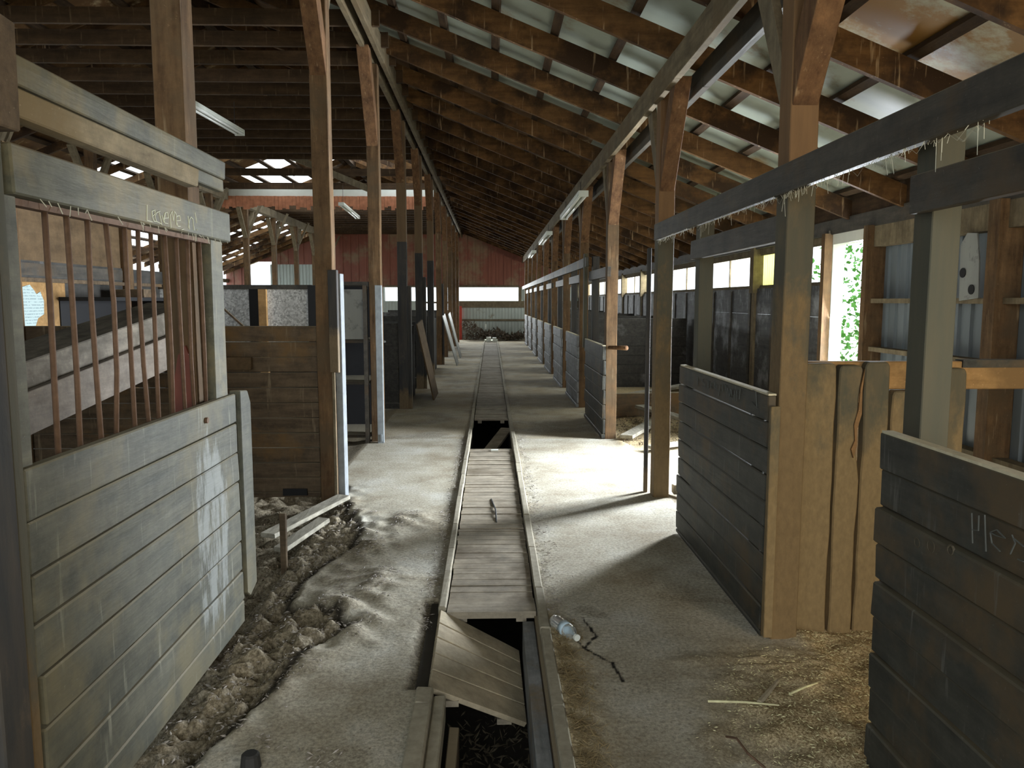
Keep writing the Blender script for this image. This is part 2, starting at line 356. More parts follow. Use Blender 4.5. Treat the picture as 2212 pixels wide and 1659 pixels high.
# floor: a height field, split by the manure gutter
edge_pts = [(1.0, -1.12), (2.0, -1.05), (2.41, -.98), (2.66, -.91), (2.9, -.84), (3.13, -.80), (3.45, -.62), (3.62, -.78), (3.75, -1.0), (4.0, -1.02), (4.3, -.96), (4.62, -.82), (5.0, -.86), (5.6, -1.05), (6.0, -1.2), (31, -1.25)]
def edge_x(y):
    for (a, xa), (b, xb) in zip(edge_pts, edge_pts[1:]):
        if a <= y <= b: return xa + (xb - xa) * (y - a) / (b - a)
    return -1.2
def sm(a, b, t): t = min(1, max(0, (t - a) / (b - a))); return t * t * (3 - 2 * t)
def ground(x, y):
    """height, dirt, bedding, black"""
    n1 = noise.noise((x * 2.2, y * 2.2, 0)); n2 = noise.noise((x * 9, y * 9, 3)); n3 = noise.noise((x * 30, y * 30, 9))
    z = .004 * n1; d = g = k = 0.
    e = edge_x(y) + .05 * n2 + .02 * n3
    if y < 6.2:
        t = sm(e + .03, e - .05, x)                       # broken slab edge, dirt beyond
        rough = sm(e + .35, e + .02, x)
        z += -.055 * t + .05 * t * (n2 + .7 * n3) + .035 * t * max(0, n1) + rough * .012 * n2
        d = max(t, .55 * rough * max(0, n2 * 2)); k = max(0, 1 - abs(x - (e - .03)) / .04) ** .6 * .95
        t2 = sm(-1.12, -1.30, x); z -= .07 * t2; g = 0; d = max(d, t2)
        for cx, cy, r_, hh in ((-.72, 4.55, .16, .03), (-.62, 3.95, .2, .035), (-.75, 3.5, .2, .05), (-.55, 5.15, .18, .022), (-.95, 4.9, .2, .04), (-.9, 3.2, .18, .045)):
            q = math.exp(-((x - cx) ** 2 + ((y - cy) * .8) ** 2) / r_ ** 2); z += hh * q * (1 + .8 * n2); d = max(d, q * .7 * (n2 > -.1))
    elif x < -1.3: d = .8; z -= .03 * sm(-1.3, -1.5, x)
    if x > .25:
        # straw and dung on the right, bedding in the stalls
        b1 = sm(3.35, 2.7, y + .35 * n1) * sm(.62, 1.15, x + .2 * n1 + .12 * n2)
        b2 = sm(1.30, 1.42, x) * (sm(5.3, 4.9, y) + sm(7.2, 8.2, y))
        b3 = sm(.50, .26, x) * sm(3.75, 3.4, y + .3 * n1) * .8
        g = max(b1, b2, b3); z += g * (.018 + .02 * n2 + .01 * n3) - .03 * sm(1.32, 1.5, x)
        if 5.6 < y < 5.95 and x > 1.38: d = .9
        # crack in the slab beside the bottle
        for (x0, y0, x1, y1) in ((.43, 3.50, .47, 3.30), (.47, 3.30, .40, 3.18), (.40, 3.18, .50, 3.05), (.50, 3.05, .52, 2.90), (.40, 3.18, .37, 3.27)):
            tt = max(0, min(1, ((x - x0) * (x1 - x0) + (y - y0) * (y1 - y0)) / ((x1 - x0) ** 2 + (y1 - y0) ** 2)))
            dd = math.hypot(x - x0 - tt * (x1 - x0), y - y0 - tt * (y1 - y0)) + .012 * n3
            k = max(k, sm(.009, .002, dd))
    if x < -.2 and 2.85 < y < 3.75: q = sm(-.36, -.30, x + .02 * n3); k = max(k, q * .55); d = max(d, q); z -= .02 * q     # rotted strip beside the curb
    gx = min(abs(x + .26), abs(x - .27)); q = sm(.10, .0, gx + .06 * n2) * (.9 if y > 3.6 else .5); d = max(d, q * (.35 + n2)); z += q * .006 * n3
    if y < 4.2: d = max(d, sm(.28, .5, noise.noise((x * 3.1, y * 3.1, 5)) + .35 * n2) * .55)
    if y > 8.3: d = max(d, sm(.05, .45, n1 + .5 * n2) * .45 + .1); g = max(g, .35 * sm(.45, -.2, n1))
    return z, min(1, max(0, d)), min(1, max(0, g)), min(1, max(0, k))
def floor_part(xs, ys, name, ztop=None):
    nx, ny = len(xs), len(ys); V = []; col = []
    for y in ys:
        for x in xs:
            z, d, g, k = ground(x, y); V.append((x, y, z)); col.append((d, g, k, 1))
    F = [(j * nx + i, j * nx + i + 1, (j + 1) * nx + i + 1, (j + 1) * nx + i) for j in range(ny - 1) for i in range(nx - 1)]
    me = bpy.data.meshes.new(name); me.from_pydata(V, [], F); me.materials.append(M_FLOOR)
    ca = me.color_attributes.new('dirt', 'FLOAT_COLOR', 'POINT'); ca.data.foreach_set('color', np.array(col, dtype=np.float32).ravel())
    me.polygons.foreach_set('use_smooth', [True] * len(F)); o = bpy.data.objects.new(name, me); C.objects.link(o); return struct(o)
def lin(a, b, s): n = max(1, round((b - a) / s)); return [a + (b - a) * i / n for i in range(n + 1)]
ynear = lin(-3.4, 1.6, .25)[:-1] + lin(1.6, 2.82, .016)[:-1] + lin(2.82, 3.56, .009)[:-1] + lin(3.56, 6.2, .016)[:-1] + lin(6.2, 11, .04)[:-1] + lin(11, YEND + .4, .12)
floor_part(lin(-10.2, -2.2, .5)[:-1] + lin(-2.2, -1.35, .05)[:-1] + lin(-1.35, -.262, .014), ynear, 'floor')
floor_part(lin(.268, .58, .008)[:-1] + lin(.58, 1.5, .016)[:-1] + lin(1.5, 3.6, .04), ynear, 'floor')
# gutter channel
g = MB(); g.box(-.30, .30, -3.4, YEND, -.62, -.55); g.box(-.30, -.235, -3.4, 3.55, -.56, -.012); g.box(-.30, -.235, 3.55, YEND, -.56, -.015); g.box(.225, .30, -3.4, YEND, -.56, -.012)
struct(g.build('trim_gutter_channel', M_PIT))
g = MB()
for side, x0, x1, y0, y1 in ((-1, -.262, -.222, 3.60, 29.6), (-1, -.288, -.226, -3.3, 2.84), (1, .222, .268, -3.3, 29.6)):
    y = y0
    while y < y1:
        yy = min(y1, y + random.uniform(.35, .8)); g.box(x0, x1, y, yy - .004, -.06, .022 + random.uniform(-.004, .004), .003); y = yy
struct(g.build('trim_gutter_curb', M_CURB, bevel=.006))
g = MB(); g.box(-.222, -.178, -3.3, 2.82, -.12, -.01, .002); struct(g.build('trim_gutter_ledge_left', M_CURB, bevel=.006))
g = MB(); g.box(.150, .205, -3.3, 3.58, -.30, -.045, .001); struct(g.build('trim_gutter_ledge_right', wood('grey_gutter_liner', (.15, .16, .165), (.30, .31, .32), 'y', stain=(.20, .15, .09)), bevel=.003))
g = MB(); g.box(.207, .221, -3.3, 3.58, -.30, -.02, .001); struct(g.build('trim_gutter_liner', M_BROWNP))

# right side wall: boards low, a strip of windows, posts, plate
g = MB(); planks_x(g, XW, XW + .04, 7.88, YEND, 0, 1.66, .19, .04); struct(g.build('wall_right', M_WALLB))
g = MB(); y = 8.45
while y < 29.5: g.box(XW - .02, XW, y, y + .07, 0, 1.64); y += .82 if round(y * 10) % 2 else .86
struct(g.build('trim_wall_battens', M_HEAD))
g = MB(); corrugated(g, 'x', XW + .07, -3.4, 6.86, -.02, 2.12); struct(g.build('wall_right_steel', M_CORR))
g = MB()
for z in (.42, 1.07, 1.50): g.box(XW - .045, XW + .05, -3.3, 6.84, z - .02, z + .02)
g.box(XW - .04, XW + .06, -3.3, 6.9, 1.98, 2.16); struct(g.build('trim_wall_girts', M_GUSSET))
g = MB(); g.box(XW - .04, XW + .1, -3.3, YEND, 2.16, 2.30); struct(g.build('trim_wall_plate', M_HEAD))
g = MB(); g.box(XW + .02, XW + .075, 7.88, YEND, 1.62, 1.68); g.box(XW + .02, XW + .075, 7.88, YEND, 2.10, 2.17); struct(g.build('trim_window_sills', M_GUSSET))
wy = [7.80, 10.0, 12.5, 15.0, 17.5, 20.0, 22.5, 25.0, 27.5, 30.1]
for i, y in enumerate(wy):
    g = MB(); g.box(XW - .06, XW + .08, y - .07, y + .07, 1.60, 2.2); g.box(XW - .03, XW + .02, y - .05, y + .05, 0, 1.62); struct(g.build('trim_window_post', M_GUSSET if i else M_HEAD))
for i in range(9):
    g = MB(); ym = (wy[i] + wy[i + 1]) / 2
    g.box(XW + .04, XW + .06, ym - .015, ym + .015, 1.66, 2.12); g.box(XW + .035, XW + .065, wy[i], wy[i + 1], 1.67, 1.70); g.box(XW + .035, XW + .065, wy[i], wy[i + 1], 2.08, 2.12)
    struct(g.build('window_%d' % (i + 1), M_GUSSET))
g = MB(); corrugated(g, 'x', XW + .07, 9.0, 9.93, 1.66, 2.14, .08, .012); struct(g.build('window_10', M_YEL))
g = MB()
for ya, yb in ((2.55, 2.63), (5.05, 5.17), (6.84, 6.92), (7.72, 7.80)): g.box(XW - .1, XW + .08, ya, yb, 0, 2.17)
struct(g.build('trim_wall_studs', M_POST))
dr = MB(); dr.box(XW - .02, XW + .1, 6.92, 7.72, 2.06, 2.16); dr.box(XW - .02, XW + .1, 6.90, 6.935, 0, 2.06); dr.box(XW - .02, XW + .1, 7.705, 7.74, 0, 2.06); struct(dr.build('door_1', M_WHITE))

# end wall: red steel above, windows, pale steel below
g = MB(); n = 46
for i in range(n):                        # gable as vertical steel strips following the roof line
    x0 = -10.2 + 13.8 * i / n; x1 = -10.2 + 13.8 * (i + 1) / n; zt = rU((x0 + x1) / 2) + .3
    zb0 = 3.0 if -9.31 < x0 < -8.49 else 2.9 if -8.5 < x0 < -6.6 else 2.04
    g.box(x0, x0 + .22, YEND, YEND + .02, zb0, zt); g.box(x0 + .22, x1, YEND - .025, YEND + .02, zb0, zt)
struct(g.build('wall_back', M_RED))
def end_steel(a, b, z0, z1, m=M_CORRL, name='wall_back_steel'): struct(corrugated(MB(), 'y', YEND, a, b, z0, z1, .125, -.02).build(name, m))
end_steel(-1.25, 3.6, 0, 1.5); end_steel(-8.5, -6.5, 0, 2.9); end_steel(-6.5, -4.1, 0, 2.04); end_steel(-4.1, -2.8, 0, 1.5); end_steel(-10.2, -9.3, 0, 2.04); end_steel(-2.8, -1.25, 0, .6); end_steel(-9.3, -8.5, 0, 2.03)
g = MB(); g.box(-1.3, 3.6, YEND - .06, YEND - .02, 1.24, 1.5); g.box(-10, 3.6, YEND - .06, YEND - .02, .72, .79); g.box(-4.1, 1.1, YEND - .05, YEND, 2.02, 2.1); struct(g.build('trim_end_girts', M_GUSSET))
g = MB(); g.box(-2.8, -1.25, YEND - .05, YEND, .58, .64); g.box(-2.8, -1.25, YEND - .05, YEND, .86, .9); g.box(-2.8, -1.25, YEND - .05, YEND, 1.4, 1.47); g.box(-3.6, -3.52, YEND - .05, YEND, 1.5, 2.04); g.box(-2.84, -2.76, YEND - .05, YEND, .5, 2.04); g.box(1.08, 1.2, YEND - .06, YEND, 1.5, 2.04); g.box(2.3, 2.38, YEND - .06, YEND, 1.5, 2.04)
struct(g.build('window_11', M_GUSSET))
end_steel(1.2, 3.6, 1.5, 2.04)
# left side of the barn
g = MB(); corrugated(g, 'x', -10.2, -3.4, YEND, 0, 1.5, .2, -.02); struct(g.build('wall_left', M_CORRL))
g = MB(); g.box(-10.2, -10.1, -3.4, YEND, 2.2, 2.34)
for k in range(13): g.box(-10.2, -10.08, -3 + 2.6 * k, -2.9 + 2.6 * k, 0, 2.2)
struct(g.build('trim_left_plate', M_BEAM))
# front end of the barn, either side of the open entrance behind the camera
g = MB(); g.box(-10.2, -1.6, -3.45, -3.4, 0, 2.6); g.box(2.3, 3.6, -3.45, -3.4, 0, 2.2); struct(g.build('wall_front', M_DARKW))
g = MB(); g.box(-40, 60, -30, -3.5, -.25, -.12); g.box(3.75, 60, -3.5, 60, -.25, -.12); g.box(-40, 3.75, YEND + .3, 70, -.25, -.12)
o = g.build('outside_ground', plain('trodden_yard', (.45, .47, .34), .9, var=.3)); struct(o)

# roof: pale sheets over purlins over rafters; some sheets are gone
holes = {(-3, 12), (-4, 12), (-3, 13), (-2, 15), (-4, 15), (-5, 15), (-3, 16), (-4, 16), (-6, 16), (-5, 17), (-3, 17), (-2, 17), (-4, 18), (-6, 17), (-3, 18)}
for side, name in ((1, 'ceiling_right_slope'), (-1, 'ceiling_left_slope')):
    g = MB(); lo, hi = (-3.6, 3.62) if side > 0 else (-10.3, -3.6)
    ncx = 9; cells = [(lo + (hi - lo) * i / ncx, lo + (hi - lo) * (i + 1) / ncx) for i in range(ncx)]
    for i, (xa, xb) in enumerate(cells):
        for j in range(29):
            ya = -3.5 + 1.2 * j; yb = ya + 1.21
            cx = (xa + xb) / 2; cy = (ya + yb) / 2
            if -6.0 < cx < -3.6 and 16.3 < cy < 21.6 and random.random() < .75: continue
            if -3.6 < cx < -1.4 and 15 < cy < 21 and random.random() < .3: continue
            if cx < -6.4 and 14 < cy < 29 and random.random() < .5: continue
            za, zb = rU(xa + 1e-4) + .245, rU(xb - 1e-4) + .245
            g.quadbox([(xa, ya, za), (xb, ya, zb), (xb, yb, zb), (xa, yb, za), (xa, ya, za + .004), (xb, ya, zb + .004), (xb, yb, zb + .004), (xa, yb, za + .004)])
    me = g.build(name, M_ROOF)
    me.data.materials.append(M_ROOFR); me.data.materials.append(M_ROOFB)
    for p in me.data.polygons:
        cx, cy = p.center.x, p.center.y
        if side > 0 and cx > 1.25 and cy < 5.2: p.material_index = 1
        if cy > (8.6 if cx < 1.2 else 9.8) and side > 0: p.material_index = 2
        if side < 0 and cy > 8: p.material_index = 2
    struct(me)
g = MB(); g.box(XW - .02, XW + .02, -3.3, YEND, 2.28, 2.50); struct(g.build('trim_eave_board', M_PURL))
g = MB(); g.box(-3.66, -3.54, -3.3, YEND, rU(-3.6) - .05, rU(-3.6) + .2); struct(g.build('trim_ridge_board', M_PURL))

# ================================================================== ROOF TIMBERS
def slope_board(x0, x1, d0, d1, w):
    m = MB(); m.quadbox([(x0, -w, rU(x0) + d0), (x1, -w, rU(x1) + d0), (x1, w, rU(x1) + d0), (x0, w, rU(x0) + d0), (x0, -w, rU(x0) + d1), (x1, -w, rU(x1) + d1), (x1, w, rU(x1) + d1), (x0, w, rU(x0) + d1)]); return m
NR = 52
proto = slope_board(-3.54, 3.6, 0, .18, .021).build('rafter', M_RAFT, off=(0, 0, 0)); proto.location = (0, -2.3, 0)
tag(proto, 'brown stained sloping roof rafter over the aisle and right stalls', 'rafter', 'rafters of the right roof slope')
for k in range(1, 34):
    c = proto.copy(); C.objects.link(c); c.location = (0, -2.3 + .965 * k + random.uniform(-.02, .02), random.uniform(-.006, .006))
proto = slope_board(-10.2, -3.66, .05, .18, .021).build('rafter', M_RAFT); proto.location = (0, -1.9, 0)
tag(proto, 'dark sloping roof rafter of the far left roof slope above the joists', 'rafter', 'rafters of the left roof slope')
for k in range(1, 34):
    y = -1.9 + .965 * k
    if 16.9 < y < 20.6: continue
    c = proto.copy(); C.objects.link(c); c.location = (0, y, 0)
g = MB(); g.box(-6.1, -1.0, -.02, .02, 3.98, 4.12); proto = g.build('ceiling_joist', M_JOIST); proto.location = (0, 1.2, 0)
tag(proto, 'dark level ceiling joist spanning from the left post row to the far left beam', 'joist', 'level joists over the left side')
for k in range(1, 47):
    y = 1.2 + .61 * k
    if 13.6 < y < 17.6 and k % 3 != 0: continue
    c = proto.copy(); C.objects.link(c); c.location = (0, y, random.uniform(-.01, .01))
L = 34
for i in range(15):
    x = 3.34 - .47 * i; z = rU(x) + .21
    g = MB(); g.box(-.034, .034, -3.4, YEND, -.018, .022); o = g.build('roof_purlin', M_PURL); o.location = (x, 0, z); o.rotation_euler = (0, math.atan(.396), 0)
    tag(o, 'dark roof purlin running the barn length under the pale sheets of the right slope', 'purlin', 'purlins of the right roof slope')
for i in range(15):
    x = -3.9 - .43 * i; z = rU(x) + .21
    g = MB(); g.box(-.045, .045, -3.4, YEND, -.018, .022); o = g.build('roof_purlin', M_PURL); o.location = (x, 0, z); o.rotation_euler = (0, -math.atan(.396), 0)
    tag(o, 'dark roof purlin running the barn length under the sheets of the left slope', 'purlin', 'purlins of the left roof slope')
def beam(name, x0, x1, y0, y1, z0, z1, m, label, cat='beam', group=None, j=.002, step=3.1, bevel=.004):
    g = MB(); y = y0
    while y < y1 - .05:
        yy = min(y1, y + step); g.box(x0, x1, y, yy, z0, z1, j); y = yy
    return tag(g.build(name, m, bevel=bevel), label, cat, group)
beam('plate_beam', -1.24, -1.19, -1, 29.9, 3.90, 4.10, M_BEAM, 'long timber plate beam on top of the left post row, outer board')
beam('plate_beam', -1.12, -1.07, -1, 29.9, 3.90, 4.10, M_BEAM, 'long timber plate beam on top of the left post row, aisle-side board')
beam('plate_beam', 1.205, 1.255, -1, 29.9, 2.95, 3.13, M_BEAM, 'long timber plate beam along the right post row, aisle-side board')
beam('plate_beam', 1.40, 1.45, -1, 29.9, 2.90, 3.06, M_HEAD, 'dark long timber plate beam behind the right post row, stall-side board')
beam('plate_beam', -6.1, -5.95, 4, 29.9, 3.78, 3.98, M_GUSSET, 'pale streaked beam carried by the distant left row of braced posts')

# ================================================================== POSTS
def post(name, x0, x1, y, z1, m, label, group, far=True, side=1, zb=3.2, zt=3.92, bm=M_BRACE, scab=True):
    t = thing(name, ((x0 + x1) / 2, y + .065, 0), label, 'post', group)
    g = MB(); zs = [-.05, .5, 1.2, 1.9, 2.5, z1]; cx = (x0 + x1) / 2
    sec = [(random.uniform(-.004, .004), random.uniform(-.004, .004)) for _ in zs]
    g.loft([[(x0 + ax, y + ay, z), (x1 + ax, y + ay, z), (x1 + ax, y + .13 + ay, z), (x0 + ax, y + .13 + ay, z)] for z, (ax, ay) in zip(zs, sec)])
    g.build('post_shaft', m, t, bevel=.004)
    # near knee brace: a thick timber leaning towards the camera, cut to a point at its foot
    g = MB(); dy = (zt - zb) * .62
    g.prism([(y, zb - .12), (y - .012, zb - .10), (y - dy - .08, zt), (y - dy + .08, zt), (y, zb + .14)], 'x', x0 + .005, x1 - .005)
    g.build('knee_brace', bm, t, bevel=.003)
    g = MB(); g.prism([(y + .13, zb - .12), (y + .13, zb + .08), (y + .13 + dy - .10, zt), (y + .13 + dy + .06, zt)], 'x', x0 + .01, x0 + .05)
    g.build('knee_brace', M_GUSSET, t, bevel=.002)
    return t
lm = [M_POST, M_POST, M_POST, M_POSTP, M_POSTP, M_POSTP, M_POST, M_POST, M_POST, M_POST, M_POST]
for k, y in enumerate(YL):
    post('timber_post', -1.275 if k else -1.325, -1.15 if k else -1.208, y, 3.9, lm[k], ('brown timber post rising behind the barred door, first of the left row' if k == 0 else
         '%s timber post with knee braces, %s from the camera in the left row' % ('brown' if lm[k] is M_POST else 'dark-painted', ORD[k])), 'posts of the left row')
for k, y in enumerate(YR):
    post('timber_post', 1.243, 1.362, y, 2.96, M_POSTD if k < 2 else M_POST, ('mud-caked thick timber post beside the %s, %s of the right row' % (('chalked half door', 'first') if k == 0 else ('empty doorway', 'second')) if k < 2 else
         'reddish brown timber post with knee braces, %s from the camera in the right row' % ORD[k]), 'posts of the right row', zb=2.42, zt=3.0, bm=M_BRACE)
for k in range(9):
    y = 9.6 + 2.45 * k
    t = thing('timber_post', (-6.02, y, 0), 'slim distant post with Y-shaped knee braces under the far left beam', 'post', 'braced posts of the distant left row')
    MB().box(-6.09, -5.96, y - .06, y + .06, -.1, 3.779).build('post_shaft', M_POST, t)
    MB().bar((-6.02, y - .06, 3.05), (-6.02, y - .55, 3.74), .05, .10, (1, 0, 0)).build('knee_brace', M_GUSSET, t)
    MB().bar((-6.02, y + .06, 3.05), (-6.02, y + .55, 3.74), .05, .10, (1, 0, 0)).build('knee_brace', M_GUSSET, t)
    MB().bar((-5.93, y, 3.25), (-5.62, y, 3.90), .05, .07, (0, 1, 0)).build('knee_brace', M_GUSSET, t)

# ================================================================== LEFT BARRED DOOR
t = thing('sliding_stall_door', (-1.16, 2.7, .03), 'grey-green sliding stall door with rusty bars and scratched top rail, left foreground', 'door')
g = MB(); zb = [.02, .13, .27, .41, .55, .69, .82, .955, 1.09]
for i in range(8):
    st = -.02 if i < 4 else 0
    g.box(-1.180, -1.142 + random.uniform(-.002, .002), 1.885 + random.uniform(-.012, .012) - st * .5, 3.455 + random.uniform(-.004, .004), zb[i] + .003, zb[i + 1] - .003, .0025)
pb = g.build('plank_panel', M_PAINTW, t, bevel=.005)
g = MB()
_, yy, zz = on_x(445, 908, -1.14); g.tube([(-1.15, yy, zz), (-1.132, yy, zz)], .012, 10)
g.build('bolt_head', M_RUSTBAR, pb)
tr = MB().box(-1.19, -1.135, 1.90, 3.435, 1.752, 1.875, .003).build('top_rail', M_RAILP, t, bevel=.005); tr['label'] = 'top rail with the scratched words'
MB().box(-1.20, -1.165, 1.89, 3.41, 1.735, 1.752, .001).build('bar_socket_strip', M_RUSTBAR, t)
MB().box(-1.205, -1.165, 1.80, 1.955, 1.07, 1.76, .002).build('stile', M_RAILP, t, bevel=.003)
MB().box(-1.205, -1.165, 3.27, 3.41, 1.07, 1.76, .002).build('stile', M_RAILP, t, bevel=.003)
g = MB(); g.prism([(3.455, .16), (3.50, .13), (3.60, .16), (3.60, 1.03), (3.56, 1.09), (3.455, 1.10)], 'x', -1.175, -1.125); g.build('edge_batten', M_PAINT, t, bevel=.004)
for i, u in enumerate((100, 146, 191, 230, 270, 299, 326, 356, 381, 405, 430, 450)):
    y = on_x(u, 520, -1.185)[1]; dx = [0, .003, -.002, .012, 0, -.006, 0, .005, .0, -.004, .003, 0][i]
    zs = [1.08 + .02 * 0, 1.25, 1.4, 1.55, 1.75]; lean = .008 * (i % 3 - 1)
    MB().tube([(-1.185, y + lean, 1.07), (-1.185 + dx, y + lean * .6, 1.28), (-1.185 + dx * .6, y + dx * .8, 1.5), (-1.185, y, 1.75)], .0082, 8).build('window_bar', M_RUSTBAR, t, smooth=True)
def scratch(strokes, X, parent, name, m, r=.0016):
    g = MB()
    for s in strokes:
        pts = [on_x(u, v, X) for u, v in s]
        for a, b in zip(pts, pts[1:]): g.bar(a, b, .002, r * 2, (1, 0, 0))
    return g.build(name, m, parent)
S = lambda pts: [(280 + x * .0904, 420 + y * .0904) for x, y in pts]
leave = [S(p) for p in [[(412, 250), (412, 620), (540, 655)], [(545, 520), (600, 470), (600, 370), (530, 400), (540, 540), (580, 640), (640, 650)],
    [(720, 400), (640, 430), (600, 530), (640, 650), (745, 700), (770, 740), (700, 430)], [(765, 500), (815, 670), (850, 440)], [(820, 570), (920, 560), (900, 430), (840, 440), (810, 560), (830, 680), (910, 700)],
    [(985, 800), (965, 500), (1010, 400), (1040, 640), (1060, 400), (1110, 480), (1120, 740)], [(1110, 630), (1210, 620), (1190, 510), (1120, 520), (1110, 640), (1150, 760), (1210, 760)],
    [(1240, 840), (1290, 830)], [(1390, 510), (1430, 840)], [(1400, 800), (1430, 600), (1460, 540), (1510, 590), (1540, 860)], [(1560, 430), (1600, 690)], [(1605, 830), (1610, 860)]]]
scratch(leave, -1.1325, tr, 'scratched_words', M_CHALK)
# whitewash runs on the planks
g = MB()
for yy, za, zb_, wd in ((3.24, .42, 1.0, .018), (3.16, .25, .8, .05), (3.02, .2, .6, .07), (3.33, .5, 1.0, .012), (2.95, .85, 1.0, .01)):
    pts = [(yy + random.uniform(-wd, wd) * .5 - wd / 2, za + (zb_ - za) * i / 5) for i in range(6)]; pts += [(p + wd * random.uniform(.5, 1.2), z) for p, z in reversed(pts)]
# header over the door
t2 = thing('header_beam', (-1.16, 2, 1.95), 'heavy grey header beam above the barred door with brown weathered lower face', 'beam')
MB().box(-1.175, -1.13, -.6, 3.39, 2.015, 2.088, .003).build('upper_board', M_RAILP, t2, bevel=.004)
MB().box(-1.175, -1.14, -.6, 3.39, 1.962, 2.015, .002).build('lower_board', M_RAILP, t2, bevel=.004)
MB().box(-1.172, -1.118, -.6, 3.05, 1.935, 2.005, .003).build('batten', wood('dusty_brown_batten', (.15, .12, .075), (.30, .25, .16), 'y', stain=(.2, .15, .08)), t2, bevel=.004)
MB().box(-1.20, -1.11, 1.83, 1.915, 1.90, 2.15, .004).build('block', M_BROWNP, t2, bevel=.004)
g = MB(); g.box(-1.25, -1.12, 1.70, 1.81, -.05, 1.93, .003)
tag(g.build('timber_post', M_POSTP, bevel=.004), 'dark painted post at the left picture edge beside the barred door', 'post')
g = MB(); g.box(-1.20, -1.14, 1.835, 1.875, -.03, 1.9, .002)
tag(g.build('door_jamb', M_JAMB, bevel=.004), 'weathered jamb strip just left of the barred door planks', 'jamb')

# ================================================================== LEFT STALL BEHIND THE DOOR
g = MB(); planks_y(g, -3.40, -1.28, 5.70, 5.74, .03, 1.20, .113); g.box(-3.40, -1.27, 5.675, 5.74, 1.205, 1.318, .003)
tag(g.build('stall_partition', M_BROWNP, bevel=.003), 'brown stained plank partition across the left stall with a dark top board', 'partition')
tag(MB().box(-1.56, -1.38, 5.675, 5.70, .05, .10, .003).build('wood_block', M_BLACK), 'small black block at the foot of the brown partition', 'block')
t = thing('stall_back_wall', (-3.44, 5, 0), 'plank back of the left stall with tan plywood above, seen through the bars', 'partition')
g = MB(); planks_x(g, -3.46, -3.42, 2.0, 8.3, 0, 1.80, .15, .04); g.build('lower_planks', M_DARKW, t)
MB().box(-3.46, -3.43, 5.75, 7.35, 1.78, 2.45).build('plywood_sheet', M_TAN, t)
MB().box(-3.46, -3.38, 4.6, 8.3, 1.64, 1.67).build('ledge', M_BROWNP, t)
MB().box(-3.46, -3.415, 5.6, 7.4, 1.69, 1.78).build('dark_strip', M_HEAD, t)
for y in (5.55, 7.30): MB().box(-3.46, -3.37, y, y + .12, 0, 2.6).build('stud', M_POST, t)
MB().box(-3.46, -3.41, 5.6, 6.3, 1.22, 1.64).build('cardboard_backing', M_ORANGE, t)
m, nt, b = mat_base('faded_blue_paper', .8); v, raw = coords(nt, rnd=False)
wv = N(nt, 'ShaderNodeTexWave', bands_direction='Z'); wv.inputs['Scale'].default_value = 14; wv.inputs['Distortion'].default_value = .6; nt.links.new(v, wv.inputs[0])
bl = noise_n(nt, v, 60, 2); f = mul(nt, ramp(nt, wv.outputs['Fac'], [(.62, 0.), (.75, 1.)]), ramp(nt, bl, [(.42, 0.), (.5, .6)]))
nt.links.new(mix(nt, f, (.42, .52, .52), (.14, .2, .22)), b.inputs['Base Color']); M_PAPER = m
g = MB(); g.prism([(5.66, 1.30), (5.78, 1.28), (5.86, 1.31), (5.90, 1.37), (5.98, 1.40), (5.99, 1.50), (5.95, 1.57), (5.90, 1.55), (5.87, 1.58), (5.82, 1.62), (5.72, 1.60), (5.66, 1.585)], 'x', -3.408, -3.405)
tag(g.build('paper_notice', M_PAPER), 'torn pale blue printed notice tacked up behind the bars', 'notice')
g = MB(); g.box(-3.42, -3.0, 6.2, 7.4, 1.50, 1.53, .002); g.box(-3.42, -3.0, 6.2, 7.4, 1.16, 1.19, .002); g.box(-3.42, -3.0, 7.35, 7.4, .9, 1.53); g.box(-3.42, -3.40, 6.2, 7.4, 1.19, 1.5)
tag(g.build('open_shelf', M_BLACK), 'black open shelf box on the stall back wall behind the bars', 'shelf')
tag(MB().box(-3.3, -3.05, 6.9, 7.15, 1.53, 1.60, .003).build('wooden_box', M_BROWNP, bevel=.003), 'small brown box on the shelf behind the bars', 'box')
t = thing('feed_chute', (-2.2, 4.4, 1.0), 'long dusty boxed chute sloping up behind the door bars', 'chute')
g = MB(); g.bar((-2.40, 3.3, 1.06), (-2.20, 5.40, 1.40), .34, .18)
(g.build('chute_box', wood('dusty_chute_boards', (.10, .09, .075), (.22, .195, .16), 'y', stain=(.07, .06, .045)), t, bevel=.006))
MB().bar((-2.20, 3.3, .93), (-2.00, 5.40, 1.25), .04, .20).build('side_board', wood('purple_brown_board', (.13, .11, .09), (.20, .175, .15), 'y'), t, bevel=.003)
tag(MB().box(-2.45, -1.75, 5.64, 5.68, 1.0, 1.09, .003).build('short_tan_board', M_TAN, bevel=.003), 'short tan board under the chute in the left stall', 'board')
g = MB(); g.prism([(-1.30, .95), (-1.215, .95), (-1.212, 1.05), (-1.215, 1.16), (-1.22, 1.26), (-1.24, 1.32), (-1.27, 1.28), (-1.29, 1.18)], 'y', 3.15, 3.169)
tag(g.build('red_tin_scrap', plain('rusted_red_tin', (.16, .05, .035), .6, var=.4)), 'rust-red tin scrap nailed to the tall post behind the barred door', 'tin')
tag(MB().tube([(-1.55, 2.35, 1.70), (-1.50, 2.35, 1.70)], .05, 20).build('round_tin_lid', plain('grey_enamel_tin', (.25, .28, .25), .4, .2), bevel=.004), 'round grey tin lid behind the top left corner of the bars', 'lid')
t = thing('flake_board_partition', (-2.6, 8.1, 0), 'partition of two pale flake boards in dark frames beyond the brown partition', 'partition')
MB().box(-3.42, -2.50, 8.10, 8.12, 1.0, 1.62).build('flake_board', M_OSB, t); MB().box(-2.32, -1.88, 8.10, 8.12, 1.0, 1.62).build('flake_board', M_OSB, t)
